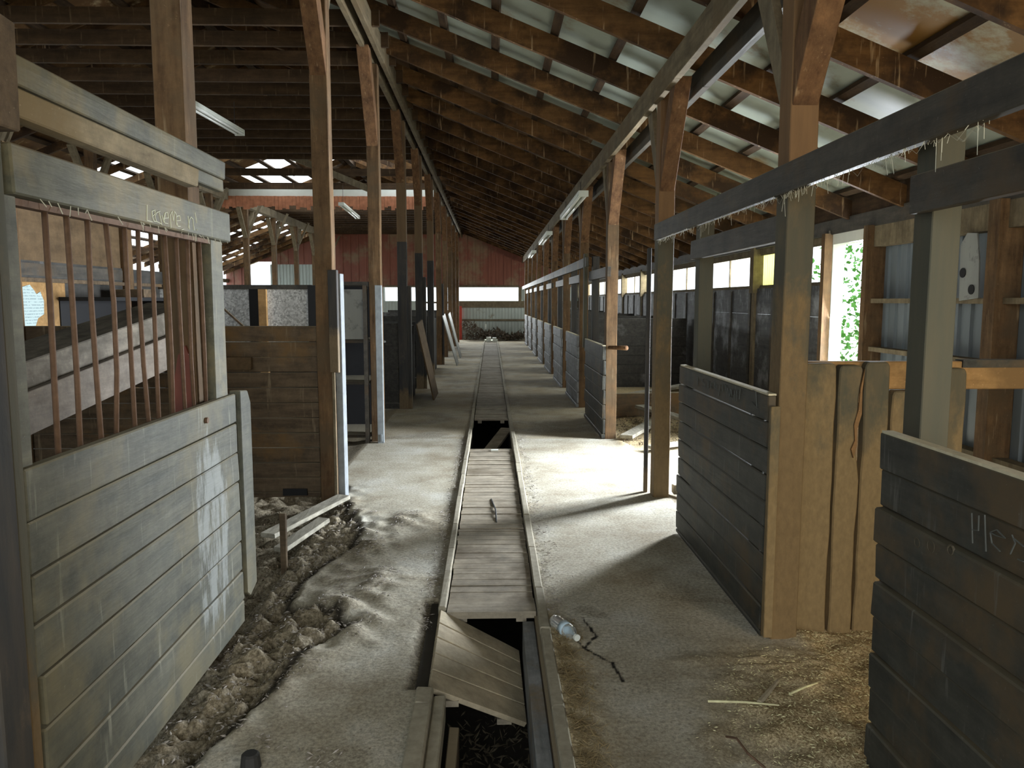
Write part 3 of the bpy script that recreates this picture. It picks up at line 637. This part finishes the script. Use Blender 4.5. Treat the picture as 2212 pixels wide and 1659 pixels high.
MB().box(-3.42, -1.86, 8.06, 8.14, 1.62, 1.665).build('top_rail', M_HEAD, t); MB().box(-2.50, -2.40, 8.07, 8.14, 0, 1.62).build('stud', M_BLACK, t)
MB().box(-2.40, -2.32, 8.05, 8.12, 0, 1.62).build('stud', M_ORANGE, t); MB().box(-1.89, -1.81, 8.05, 8.14, 0, 1.66).build('stud', M_BLACK, t); MB().box(-3.42, -1.8, 8.12, 8.14, 0, 1.0).build('lower_board', M_BLACK, t)
tag(MB().bar((-2.75, 8.03, 1.42), (-2.3, 8.03, 1.0), .02, .02, (0, 1, 0)).build('leaning_stick', M_BROWNP), 'thin stick leaning across the pale flake boards', 'stick')
t = thing('tack_cupboard', (-1.5, 8.3, 0), 'black open tack cupboard with shelves beside the left row, grey panel above', 'cupboard')
MB().box(-1.80, -1.29, 8.85, 8.88, 0, 1.66).build('back_panel', M_BLACK, t); MB().box(-1.80, -1.77, 8.14, 8.88, 0, 1.66).build('side_panel', M_BLACK, t)
MB().box(-1.76, -1.29, 8.12, 8.14, 1.10, 1.62).build('upper_panel', M_PLATE, t)
for z in (.05, .62, 1.06): MB().box(-1.76, -1.29, 8.13, 8.85, z, z + .03).build('shelf', M_HEAD, t)
MB().box(-1.33, -1.29, 8.07, 8.14, 0, 1.66).build('door_jamb', M_HEAD, t)
MB().box(-1.80, -1.29, 8.14, 8.9, 1.66, 1.70).build('top_board', M_HEAD, t)
g = MB(); g.box(-1.20, -1.135, 8.06, 8.12, 0, 1.66, .002)
g.box(-1.17, -1.15, 8.05, 8.06, .02, .1); tag(g.build('lit_edge_strip', plain('lit_post_edge', (.26, .29, .31), .5, var=.5, scale=14), bevel=.002), 'pale strip for doorway light on the post edge by the black cupboard', 'strip')  # added strip: side-doorway light on the edge put into a pale colour
t = thing('nailed_guide_board', (-1.15, 5.68, 1.1), 'dark guide board on the second left post, pale strip for doorway light', 'board')
MB().box(-1.17, -1.105, 5.60, 5.65, .98, 1.72, .003).build('guide_board', M_POSTP, t, bevel=.003); MB().box(-1.15, -1.10, 5.70, 5.84, .0, 1.70, .002).build('lit_face_strip', plain('doorway_lit_strip', (.20, .22, .235), .6, var=.5, scale=14), t, bevel=.003)  # the strip's pale colour is doorway light on the post's aisle face
tag(MB().box(-1.165, -1.145, 5.64, 5.66, .0, 1.0, .003).build('splintered_batten', M_GUSSET, bevel=.002), 'split pale batten on the near face of the second left post', 'batten')

# further left stalls
for k in range(2, 10):
    y = YL[k]; g = MB()
    if k in (3, 5, 8):
        planks_x(g, -1.26, -1.22, y + .14, y + 1.7, 0, 1.12, .14, .04); tag(g.build('plank_barrier', M_BLACK), 'black plank barrier along the aisle just past the %s left post' % ORD[k], 'barrier', 'plank barriers of the left row')
    if k >= 3:
        g = MB(); planks_y(g, -3.4, -1.28, y + .03, y + .07, 0, 1.15 + .05 * (k % 2), .16); tag(g.build('stall_partition', M_DARKW), 'dark plank stall partition running left from the %s left post' % ORD[k], 'partition', 'stall partitions of the left side')
    if k in (3, 4, 6): 
        g = MB(); g.box(-1.145, -1.10, y + .02, y + .12, 0, 1.9 - .2 * (k % 2), .004); tag(g.build('upright_board', M_POSTP), 'narrow dark upright board nailed to the %s left post' % ORD[k], 'board', 'boards nailed to left posts')
for i, (y, a, m_) in enumerate(((11.6, .22, M_TAN), (17.8, .30, M_PLATE), (20.2, .28, M_PLATE))):
    g = MB(); b_ = -1.10 + a; g.quadbox([(b_, y, 0), (b_ + .02, y, 0), (b_ + .02, y + .9, 0), (b_, y + .9, 0), (-1.125, y, 1.15), (-1.105, y, 1.15), (-1.105, y + .9, 1.2), (-1.125, y + .9, 1.2)])
    tag(g.build('leaning_sheet', m_), ('tan sheet leaning against the left posts', 'grey sheet leaning against the left posts, nearer of two', 'grey sheet leaning against the left posts, farther of two')[i], 'sheet')
g = MB(); g.quadbox([(-2.9, 9.6, 1.6), (-1.5, 9.6, .95), (-1.4, 10.3, .95), (-2.8, 10.3, 1.6), (-2.9, 9.6, 1.62), (-1.5, 9.6, .97), (-1.4, 10.3, .97), (-2.8, 10.3, 1.62)])
tag(MB().box(-1.58, -1.51, 9.9, 9.97, -.03, .945).build('prop_stake', M_DARKW), 'short dark stake under the low right end of the tilted grey sheet', 'stake')
tag(MB().box(-2.80, -2.73, 9.9, 9.97, -.03, 1.50).build('prop_stake', M_DARKW), 'tall dark stake under the high left end of the tilted grey sheet', 'stake')
tag(g.build('tilted_sheet', M_PLATE), 'grey sheet tilted down to the right between the third and fourth left posts', 'sheet')
g = MB(); g.box(-6.2, -1.3, 18.0, 18.04, 3.87, 4.10, .003); tag(g.build('light_band_board', M_WHITE), 'added white board for the light band across the left roof space', 'board')  # added board; its white stands in for the bright band under the roof hole
g = MB()
for i in range(60):
    x = -6.1 + i * .08; g.box(x, x + .076, 17.96, 17.985, 3.66 - random.uniform(0, .10), 3.87, .004)
tag(g.build('sunlit_joist_scraps', plain('sunlit_red_scraps', (.42, .17, .09), .8, var=.6, scale=10)), 'ragged red-orange scraps for the sunlit joist below the white board band', 'siding', kind='stuff')  # added scraps; sunlight on a joist put into their orange red
tag(MB().bar((-4.3, 15.2, 4.45), (-2.4, 15.6, 3.7), .05, .12).build('fallen_rafter', M_GUSSET), 'broken rafter hanging at a slant below the roof hole', 'rafter')

# ================================================================== RIGHT STALL FRONTS
def half_door(y0, y1, z1, m, label, group, i, x0=1.200, x1=1.238, h=.155, cap=True, step=True):
    t = thing('half_door', (1.22, (y0 + y1) / 2, .03), label, 'door', group)
    g = MB(); z = z1; n = 0; zbot = .005
    while z > zbot + .02:
        zb = max(zbot, z - h); off = .010 if (step and n % 2) else 0
        g.box(x0 + off + random.uniform(-.002, .002), x1, y0 + random.uniform(-.008, .008), y1 + random.uniform(-.01, .01), zb + .003, z - .003, .0025); z = zb; n += 1
    o = g.build('plank_panel', m, t, bevel=.005 if i < 3 else 0)
    MB().box(x1, x1 + .03, y0 + .18, y0 + .27, .12, z1 - .02).build('batten', M_BROWNP, t); MB().box(x1, x1 + .03, y1 - .11, y1 - .02, .12, z1 - .02).build('batten', M_BROWNP, t)
    if cap: MB().box(x0 + .002, x1 - .002, y0 + .01, y1 - .01, z1 - .004, z1 + .004, .001).build('pale_top_edge', M_PALECAP, t)  # thin paler strip along the top edge of the door
    return t, o
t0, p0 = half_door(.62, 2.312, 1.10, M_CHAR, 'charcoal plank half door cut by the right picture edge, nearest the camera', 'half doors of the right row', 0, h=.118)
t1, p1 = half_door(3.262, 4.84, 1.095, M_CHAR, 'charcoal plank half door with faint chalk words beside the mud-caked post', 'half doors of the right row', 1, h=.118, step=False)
MB().box(1.200, 1.240, 3.222, 3.256, .02, 1.05, .003).build('end_strip', M_DIV, t1, bevel=.003)
Q = lambda pts: [(1470 + x * .1085, 770 + y * .1085) for x, y in pts]
night = [Q(p) for p in [[(340, 400), (335, 590)], [(470, 440), (430, 450), (440, 510), (490, 540), (480, 600), (420, 590)], [(510, 470), (590, 500)], [(550, 490), (550, 630)], [(600, 640), (610, 520), (650, 530), (640, 580), (610, 590), (650, 640)], [(680, 500), (690, 620), (710, 640), (730, 560)],
    [(755, 790), (790, 560), (830, 550), (835, 700)], [(770, 690), (835, 700)], [(870, 560), (930, 590)], [(900, 560), (905, 700)], [(925, 740), (935, 620), (975, 800), (985, 640)], [(1000, 640), (1000, 750)], [(1060, 650), (1015, 660), (1010, 800), (1050, 860), (1060, 770), (1030, 760)], [(1075, 680), (1080, 880)], [(1080, 780), (1115, 790)], [(1115, 680), (1120, 900)], [(1120, 660), (1150, 670)], [(1190, 640), (1170, 850)], [(1165, 900), (1172, 908)],
    [(1440, 670), (1500, 700), (1520, 1050)], [(1420, 900), (1540, 1040)], [(1390, 1120), (1430, 1200)]]]
scratch(night, 1.197, p1, 'chalk_words', M_CHALKF, .0018)
R_ = lambda pts: [(1900 + x * .1809, 940 + y * .1809) for x, y in pts]
ho = [R_(p) for p in [[(1100, 930), (1110, 1290)], [(1100, 1130), (1180, 1140)], [(1185, 960), (1180, 1140)], [(1255, 950), (1270, 1390)], [(1320, 1160), (1400, 1130), (1500, 1230), (1400, 1200), (1320, 1160), (1340, 1290), (1440, 1390)], [(1580, 1190), (1620, 1290), (1560, 1420)], [(1600, 1230), (1720, 1330)], [(1650, 1480), (1720, 1510)]]]
scratch(ho, 1.197, p0, 'chalk_marks', M_CHALKF, .0016)
g = MB()
for cu, cv, r in ((2045 - 60 - 3, 1172, 9), (2012, 1180, 12), (2054, 1188, 9)):
    c_ = on_x(cu, cv, 1.1985)
    for a in range(12):
        t_ = a * math.pi / 6; t2_ = (a + 1) * math.pi / 6; rr = r / 700 * 1.0
        g.bar((c_[0], c_[1] + rr * math.cos(t_), c_[2] + rr * math.sin(t_)), (c_[0], c_[1] + rr * math.cos(t2_), c_[2] + rr * math.sin(t2_)), .003, .006, (1, 0, 0))
g.build('rubbed_ring', plain('rubbed_wood', (.10, .085, .06), .8), p0)
first = None
for k in range(2, 11):
    y = YR[k]
    lab = 'charcoal plank half door beside the %s right post' % ORD[k] if k > 2 else 'charcoal plank half door beside the pinkish third right post'
    if k == 2:
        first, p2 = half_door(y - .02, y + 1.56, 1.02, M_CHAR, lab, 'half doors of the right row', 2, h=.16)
        tag(MB().tube([(1.28, 8.26, 1.0), (1.42, 8.0, 1.01)], [.02, .026], 10).build('gate_bar', M_BRACE, smooth=True), 'short round bar sticking out of the third right post', 'bar')
        reg(first); base0 = p2; base = first.location.copy()
    elif y + 1.5 < 29.5:
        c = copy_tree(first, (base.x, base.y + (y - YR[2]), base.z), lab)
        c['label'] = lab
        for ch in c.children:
            if ch.name.startswith('plank_panel'): ch.material_slots[0].link = 'OBJECT'; ch.material_slots[0].material = M_FARD  # far doors take a paler grey than the near ones
for k in range(-1, 10):
    y = YR[0] + 2.5 * k + 1.49
    if k == 1: continue
    g = MB(); g.box(1.285, 1.372, y, y + .10, 0, 2.06, .002)
    names = {-1: 'near grey-green', 0: 'second grey-green'}
    tag(g.build('door_jamb', M_JAMB if k < 2 else M_POSTP, bevel=.003), '%s door jamb standing behind the half door, %s from the camera in the right row' % (names.get(k, 'dark'), ORD[k + 1] if k < 1 else ORD[k]), 'jamb', 'door jambs of the right row')
    if k < 1: lb = ('charcoal lintel board over the nearest right half door', 'charcoal lintel board over the chalked half door')[k + 1]
    else: lb = 'short dark lintel board over the half door at the %s right post' % ORD[k]
    g = MB(); g.box(1.245, 1.283, y - 1.5 + (.01 if k >= 0 else 0), y + .06 + (.0 if k else .02), 1.757, 1.868, .002)
    tag(g.build('lintel_board', M_HEAD, bevel=.003), lb, 'lintel', 'lintel boards of the right row')
beam('header_board', 1.198, 1.236, -.8, 5.69, 1.94, 2.057, M_HEAD, 'long charcoal header board running along the near right stalls', step=7)
beam('header_board', 1.198, 1.236, 9.75, 29.3, 1.93, 2.05, M_CHAR, 'long pale-dusted header board along the farther right stalls', step=2.5)
g = MB(); g.box(1.20, 1.232, 5.90, 5.94, 0, 1.9, .003); tag(g.build('nailed_batten', M_POSTP, bevel=.003), 'dark tall batten against the aisle side of the second right post', 'batten')
g = MB(); g.box(1.19, 1.235, 9.86, 9.95, .9, 2.1, .003); tag(g.build('nailed_batten', M_JAMB, bevel=.003), 'grey upright batten past the pinkish third right post', 'batten')

# divider of vertical planks behind the first right post
t = thing('stall_divider', (2.2, 3.4, 0), 'muddy stall divider of thick upright planks with a split one and an orange rail', 'partition')
for i, (xa, xb, zt) in enumerate(((1.37, 1.537, 1.225), (1.547, 1.652, 1.215), (1.667, 1.778, 1.23), (1.79, 1.93, 1.10), (1.94, 2.13, 1.20))):
    g = MB(); rings = []
    for q in range(12):
        z = -.05 + (zt + .03) * q / 10 if q < 11 else zt
        w1, w2 = random.uniform(-.004, .004), random.uniform(-.004, .004); ins = .012 if q == 11 else 0; f_ = 3.36 - (.01 if i % 2 else 0) + random.uniform(-.003, .003)
        if i == 1 and .8 < z < 1.15: w2 -= .012
        rings.append([(xa + w1 + ins, f_, z), (xb + w2 - ins, f_, z), (xb + w2 - ins, 3.41, z), (xa + w1 + ins, 3.41, z)])
    g.loft(rings)
    g.build('upright_plank', M_DIV, t, bevel=.006)
MB().prism([(1.61, .84), (1.625, .88), (1.618, .95), (1.635, 1.02), (1.640, 1.12), (1.655, 1.20), (1.648, 1.10), (1.650, 1.0), (1.632, .93), (1.636, .86), (1.622, .80)], 'y', 3.342, 3.352).build('split', wood('fresh_split_wood', (.16, .09, .04), (.27, .16, .075), 'z'), t)
MB().box(1.37, 3.42, 3.41, 3.45, 1.10, 1.228, .002).build('top_rail', M_ORANGE, t, bevel=.004)
MB().box(2.13, 3.42, 3.40, 3.46, 1.20, 1.235, .001).build('cap_strip', M_CHAR, t)
g = MB(); g.prism([(5.28, 1.52), (5.50, 1.50), (5.52, 1.90), (5.45, 1.98), (5.34, 1.97), (5.30, 1.80)], 'x', 3.385, 3.395)
t = tag(g.build('mottled_sheet', M_PLATE), 'mottled grey sheet with two dark holes on the right side wall', 'sheet')
MB().tube([(3.38, 5.47, 1.70), (3.384, 5.47, 1.70)], .035, 16).build('hole', M_BLACK, t); MB().tube([(3.38, 5.36, 1.58), (3.384, 5.36, 1.58)], .035, 16).build('hole', M_BLACK, t)
g = MB(); g.prism([(2.62, .0), (2.62, 2.1), (2.7, 2.1), (2.7, 1.6), (2.72, 1.55), (2.72, 0)], 'x', 3.2, 3.3)
# far stall boards on the floor
for i, (p, q, w_, h_) in enumerate((((1.45, 8.1, .05), (2.3, 9.8, .05), .14, .04), ((2.6, 8.0, .10), (1.9, 9.7, .16), .14, .04), ((1.5, 9.9, .15), (3.2, 10.1, .15), .10, .30), ((1.7, 11.5, .02), (3.1, 11.2, .30), .3, .04), ((1.6, 7.6, .03), (3.0, 8.4, .03), .12, .03))):
    tag(MB().bar(p, q, w_, h_).build('loose_plank', (M_SPLINT, M_SPLINT, M_BROWNP, M_SPLINT, M_SPLINT)[i], bevel=.003), ('pale loose plank on the stall floor beyond the second right post, pointing away', 'pale loose plank crossing another beyond the second right post', 'brown low rail across the stall beyond the second right post', 'wide weathered plank lying tilted deep in the right stall', 'thin plank flat on the floor by the side doorway')[i], 'plank')
tag(MB().box(1.42, 2.6, 5.83, 5.90, .0, .07, .004).build('sill_timber', M_SPLINT, bevel=.005), 'low sill timber on the floor right of the second right post', 'timber')
for k in range(4, 11):
    y = YR[k]; g = MB(); planks_y(g, 1.37, 3.4, y + .04, y + .08, 0, 1.2, .16)
    tag(g.build('stall_partition', M_DARKW), 'dark plank partition running right from the %s right post' % ORD[k], 'partition', 'stall partitions of the right side')

# ================================================================== GUTTER COVERS
def cover(y0, y1, label, first=False):
    g = MB(); y = y0
    if first: g.box(-.216, .216, y0 - .01, y0 + .085, -.030, .004, .001); y = y0 + .09
    while y < y1 - .02:
        yy = min(y1, y + .088); g.box(-.214 + random.uniform(-.004, .004), .214 + random.uniform(-.004, .004), y, yy - .008, -.022, -.002 + random.uniform(-.003, .003), .0012); y = yy
    g.box(-.17, -.12, y0 + .02, y1 - .02, -.06, -.024); g.box(.12, .17, y0 + .02, y1 - .02, -.06, -.024)
    return tag(g.build('gutter_cover', M_SLAT), label, 'cover', 'slatted gutter covers')
ys = [3.59, 4.97, 6.36, 7.74]
for i in range(3): cover(ys[i], ys[i + 1] - .01, ('slatted wooden gutter cover nearest the tilted hatch, with a thick front board', 'slatted gutter cover in the middle of the near three', 'slatted gutter cover just before the dark square hole')[i], i == 0)
y = 9.72; i = 0
while y < 29.2:
    cover(y, min(29.3, y + 1.95) - .01, 'slatted gutter cover %s beyond the dark square hole' % ORD[i]); y += 1.95; i += 1
tag(MB().bar((-.15, 8.0, -.25), (.19, 9.3, -.06), .14, .03).build('fallen_board', M_SLAT), 'board fallen slantwise into the dark square hole', 'board')
# tilted hatch
t = thing('tilted_hatch', (-.05, 3.2, -.05), 'pale plank hatch tipped into the open gutter in the foreground', 'hatch')
A, B_, C_, D_ = Vector((-.246, 3.585, .018)), Vector((.135, 3.60, -.20)), Vector((.145, 3.02, -.235)), Vector((-.240, 2.835, .012))
nrm = (B_ - A).cross(D_ - A).normalized(); nrm = nrm if nrm.z > 0 else -nrm
g = MB(); n = 5
for i in range(n):
    a0, a1 = i / n + .006, (i + 1) / n - .006
    P = [A.lerp(D_, a0), B_.lerp(C_, a0), B_.lerp(C_, a1), A.lerp(D_, a1)]
    if i == n - 1: P[2] = P[2] - Vector((0, .02, 0))
    P = [P[3], P[2], P[1], P[0]]
    g.quadbox([p - nrm * .022 for p in P] + [p for p in P])
g.build('hatch_boards', M_HATCH, t, bevel=.003)
g = MB(); g.bar(A.lerp(B_, .25) - nrm * .035, D_.lerp(C_, .25) - nrm * .035, .06, .025); g.build('cross_batten', M_SLAT, t)
g = MB(); g.bar(A.lerp(B_, .8) - nrm * .035, D_.lerp(C_, .8) - nrm * .035, .06, .025); g.build('cross_batten', M_SLAT, t)
tag(MB().box(-.165, -.125, 2.2, 2.75, -.5, -.10, .004).build('pit_stake', M_BROWNP, bevel=.003), 'brown board standing in the open pit at the bottom edge', 'board')
tag(MB().tube([(-.10, 2.75, -.40), (-.02, 2.62, -.38), (.08, 2.50, -.40)], .008).build('pit_stick', M_BRACE), 'reddish stick lying in the open pit', 'stick')
flakes('pit_rubble', plain('pit_muck', (.09, .075, .05), .9, var=.6), [(random.uniform(-.2, .2), random.uniform(1.6, 3.5), -.55 + random.random() * .1 * (1)) for _ in range(900)], (.02, .06), 'dark muck and trash in the bottom of the open pit', 'muck', 1)
tag(MB().tube([(.0, 5.72, .0), (.03, 5.4, .01), (.035, 5.1, .0)], .006, 6).build('thin_branch', M_WIRE), 'thin dark twig lying on the middle gutter cover', 'twig')
tag(MB().box(.0, .07, 7.60, 7.64, 0, .012, .002).build('white_chip', M_WHITE), 'white chip at the far edge of the near covers', 'chip')

# ================================================================== FLOOR ITEMS
# water bottle
m, nt, b = mat_base('clear_plastic', .15, .5); b.inputs['Transmission Weight'].default_value = .75; b.inputs['Base Color'].default_value = (.8, .9, .95, 1); b.inputs['IOR'].default_value = 1.3
t = thing('water_bottle', (.325, 3.3, .03), 'crumpled clear plastic bottle lying by the right gutter curb', 'bottle')
ax = Vector((.09, -.20, 0)).normalized(); s0 = Vector((.288, 3.40, .036)); prof = [(0, .008), (.004, .028), (.03, .033), (.05, .030), (.065, .033), (.085, .029), (.10, .033), (.13, .033), (.155, .030), (.175, .018), (.185, .0135), (.197, .0135)]
MB().tube([s0 + ax * a for a, r in prof], [r for a, r in prof], 16).build('bottle_body', m, t, smooth=True)
MB().tube([s0 + ax * .197, s0 + ax * .21], .015, 14).build('bottle_cap', M_WHITE, t)
MB().tube([s0 + ax * .087, s0 + ax * .125], .0338, 16).build('bottle_label', plain('blue_white_wrap', (.45, .58, .68), .5, var=.4, scale=20), t, smooth=True)
# broken planks and stake by the left partition
tag(MB().bar((-1.42, 4.78, .02), (-1.09, 5.60, .06), .11, .03).build('broken_plank', M_SPLINT, bevel=.004), 'long weathered broken plank slanting towards the second left post', 'plank')
tag(MB().bar((-1.30, 4.62, -.02), (-1.13, 5.10, .03), .09, .03).build('broken_plank', M_SPLINT, bevel=.004), 'shorter broken plank lying below the long one', 'plank')
tag(MB().box(-1.225, -1.19, 4.36, 4.39, -.10, .28, .002).build('upright_stake', M_BROWNP, bevel=.002), 'thin stake standing upright at the broken slab edge', 'stake')
def stick(p, q, r, label, m=M_STRAW): tag(MB().tube([p, ((p[0] + q[0]) / 2 + .004, (p[1] + q[1]) / 2, (p[2] + q[2]) / 2 + .004), q], [r, r * .9, r * .6], 6).build('stick', m), label, 'stick')
stick((.984, 2.66, .03), (1.109, 2.81, .035), .011, 'pale stub of wood on the straw, thickest of the sticks', M_HATCH)
stick((.80, 2.685, .025), (1.05, 2.64, .03), .005, 'long thin straw stalk lying crosswise on the right floor')
stick((1.12, 2.72, .03), (1.26, 2.80, .03), .005, 'thin straw stalk right of the pale wood stub')
tag(MB().tube([(.80, 2.46, .02), (.815, 2.40, .05), (.83, 2.33, .04), (.87, 2.28, .02)], .004, 6).build('wire_loop', M_RUSTBAR), 'bent brown wire loop in the straw at bottom right', 'wire')
tag(MB().tube([(-.78, 2.36, -.01), (-.78, 2.36, .05)], [.035, .028], 14).build('pipe_stub', M_WIRE, bevel=.006), 'short black pipe stub at the bottom left of the slab', 'pipe')
def scatter(n, fx, fy, cond=lambda x, y: True):
    out = []
    while len(out) < n:
        x, y = fx(), fy()
        if cond(x, y): out.append((x, y, ground(x, y)[0]))
    return out
U = random.uniform
flakes('straw_bedding', M_STRAW, scatter(18000, lambda: U(.45, 3.3), lambda: U(1.5, 3.33), lambda x, y: ground(x, y)[2] > .15 + random.random() * .7), (.005, .020), 'golden straw bedding strewn over the lower right floor', 'straw', .35, (.1, .3))
flakes('stall_bedding', M_STRAWD, scatter(7000, lambda: U(-2.6, -1.26), lambda: U(3.2, 5.68)), (.01, .035), 'brown dead-leaf bedding in the left stall before the brown partition', 'bedding', 1.1)
flakes('edge_litter', M_CRUMB, scatter(2600, lambda: U(-1.2, -.5), lambda: U(2.3, 5.6), lambda x, y: ground(x, y)[1] > .25), (.008, .03), 'grey dung and leaf litter along the broken slab edge', 'litter')
flakes('curb_litter', M_CRUMB, scatter(1500, lambda: random.choice((random.gauss(.32, .04), random.gauss(-.31, .02))), lambda: U(3.4, 8.5), lambda x, y: x > .27 or x < -.265), (.008, .03), 'pale leaf litter gathered along both gutter curbs', 'litter')
flakes('dry_grass_tuft', M_GRASS, scatter(1500, lambda: abs(random.gauss(.0, .05)) + .28, lambda: U(2.2, 3.45)), (.02, .055), 'dry tangled grass between the right curb and the cracked slab', 'grass', .5, (.04, .1))
flakes('far_stall_bedding', M_STRAWD, scatter(3500, lambda: U(1.4, 3.3), lambda: U(7.9, 10.2)), (.015, .05), 'brown bedding on the floor of the right stall beyond the side doorway', 'bedding', .8)
# debris at the far end
rub = []
for i in range(1400):
    x = U(-1.05, 1.3); h = .45 * math.exp(-((x + 1.1) / .8) ** 2) + .25 + .2 * noise.noise((x * 2, 0, 0)); rub.append((x, 28.9 + U(0, 1.05), random.random() * max(.1, h)))
flakes('rubble_heap', plain('dark_rubble', (.10, .075, .05), .9, var=.7), rub, (.06, .25), 'dark heap of rubbish against the far end wall', 'rubble', 1)
tag(MB().box(-.16, .0, 28.2, 28.35, 0, .18, .01).build('white_bucket', M_WHITE), 'small white tub at the far end of the gutter, left of two', 'tub')
tag(MB().box(.07, .2, 28.3, 28.45, 0, .16, .01).build('white_bucket', M_WHITE), 'small white tub at the far end of the gutter, right of two', 'tub')
tag(MB().tube([(-.2, 29.6, .42), (-.2, 29.6, .62)], .03, 8).build('white_jug', M_WHITE), 'white jug standing on the far rubbish heap', 'jug')
tag(MB().box(-1.22, -1.12, 29.9, 30.1, 0, 1.3).build('red_post', plain('red_paint', (.45, .06, .04), .6)), 'red painted post at the left of the far end wall', 'post')

# ================================================================== FLUORESCENT LAMPS
def lamp(x, y0, y1, z0, z1, label, wires, hang, dx=0):
    t = thing('fluorescent_lamp', (x, y0, z0), label, 'lamp', 'unlit fluorescent lamps')
    p, q = Vector((x, y0, z0)), Vector((x + dx, y1, z1)); sd = Vector((1, 0, 0))
    MB().bar(p + Vector((0, 0, .035)), q + Vector((0, 0, .035)), .12, .04).build('lamp_housing', M_WHITE, t, bevel=.004)
    for s in (-.035, .035): MB().tube([p + sd * s, q + sd * s], .018, 8).build('lamp_tube', M_TUBE, t, smooth=True)
    for e in (p, q): MB().box(e.x - .06, e.x + .06, e.y - .015, e.y + .015, e.z - .02, e.z + .05).build('end_cap', M_WHITE, t)
    for y_, z_ in wires: MB().tube([(x, y_, z_), (x, y_ + .02, hang)], .004, 5).build('hanging_wire', M_WIRE, t)
lamp(1.13, 9.5, 12.0, 2.78, 2.76, 'unlit fluorescent lamp under the right beam, nearest of three', [(9.8, 2.83), (11.7, 2.81)], 2.98)
lamp(1.13, 14.95, 17.4, 2.78, 2.76, 'unlit fluorescent lamp under the right beam, middle of three', [(15.2, 2.83), (17.1, 2.81)], 2.98)
lamp(1.13, 20.2, 22.3, 2.76, 2.74, 'unlit fluorescent lamp under the right beam, farthest of three', [(20.5, 2.81), (22, 2.79)], 2.98)
lamp(-3.2, 16.9, 18.9, 3.55, 3.48, 'unlit fluorescent lamp hanging between the second and third left posts', [(17.1, 3.6), (18.7, 3.54)], 3.98)
lamp(-3.2, 7.9, 10.2, 3.55, 3.62, 'unlit fluorescent lamp hanging behind the tall brown post above the barred door', [(8.1, 3.6), (10.0, 3.66)], 3.98)
lamp(-9.0, 17.5, 19.4, 2.75, 2.75, 'unlit fluorescent lamp in the distant left wing', [(17.7, 2.8), (19.2, 2.8)], 3.0)

# cobwebs
mb = MB()
for i in range(220):
    y = U(1.9, 5.6); x = U(1.2, 1.235); l = min(random.expovariate(60), .09); mb.bar((x, y, 1.942), (x + U(-.01, .01), y + U(-.01, .01), 1.94 - l), .0008, .0012, (1, 0, 0))
    if i % 3 == 0: dy = U(.02, .10); mb.tube([(x, y, 1.94), (x, y + dy * .5, 1.94 - dy * .3), (x, y + dy, 1.94)], .0005, 3)
for i in range(30):
    y = U(1.95, 3.4); mb.bar((-1.135, y, 1.755), (-1.13, y + U(-.02, .02), 1.755 - U(.005, .03)), .0012, .002, (1, 0, 0))
tag(mb.build('cobweb_strands', plain('dusty_cobweb', (.5, .5, .42), .9)), 'dusty cobweb strands hanging under the header boards', 'cobweb', kind='stuff')
# ivy outside the side doorway
lv = MB()
for i in range(2600):
    x = U(4.3, 5.2); y = U(7.9, 10.4); z = U(-.1, 2.6); a = Vector((U(-1, 1), U(-1, 1), U(-1, 1))).normalized() * U(.02, .05); b_ = a.cross(Vector((U(-1, 1), U(-1, 1), 1))).normalized() * a.length * .7; n = len(lv.v); p = Vector((x, y, z))
    lv.v += [tuple(p - a), tuple(p + b_), tuple(p + a), tuple(p - b_)]; lv.f.append((n, n + 1, n + 2, n + 3))
tag(lv.build('ivy_growth', M_LEAF), 'green ivy leaves growing outside the bright side doorway', 'ivy', kind='stuff')
for o in bpy.data.objects:
    if '_w' in o: del o['_w']
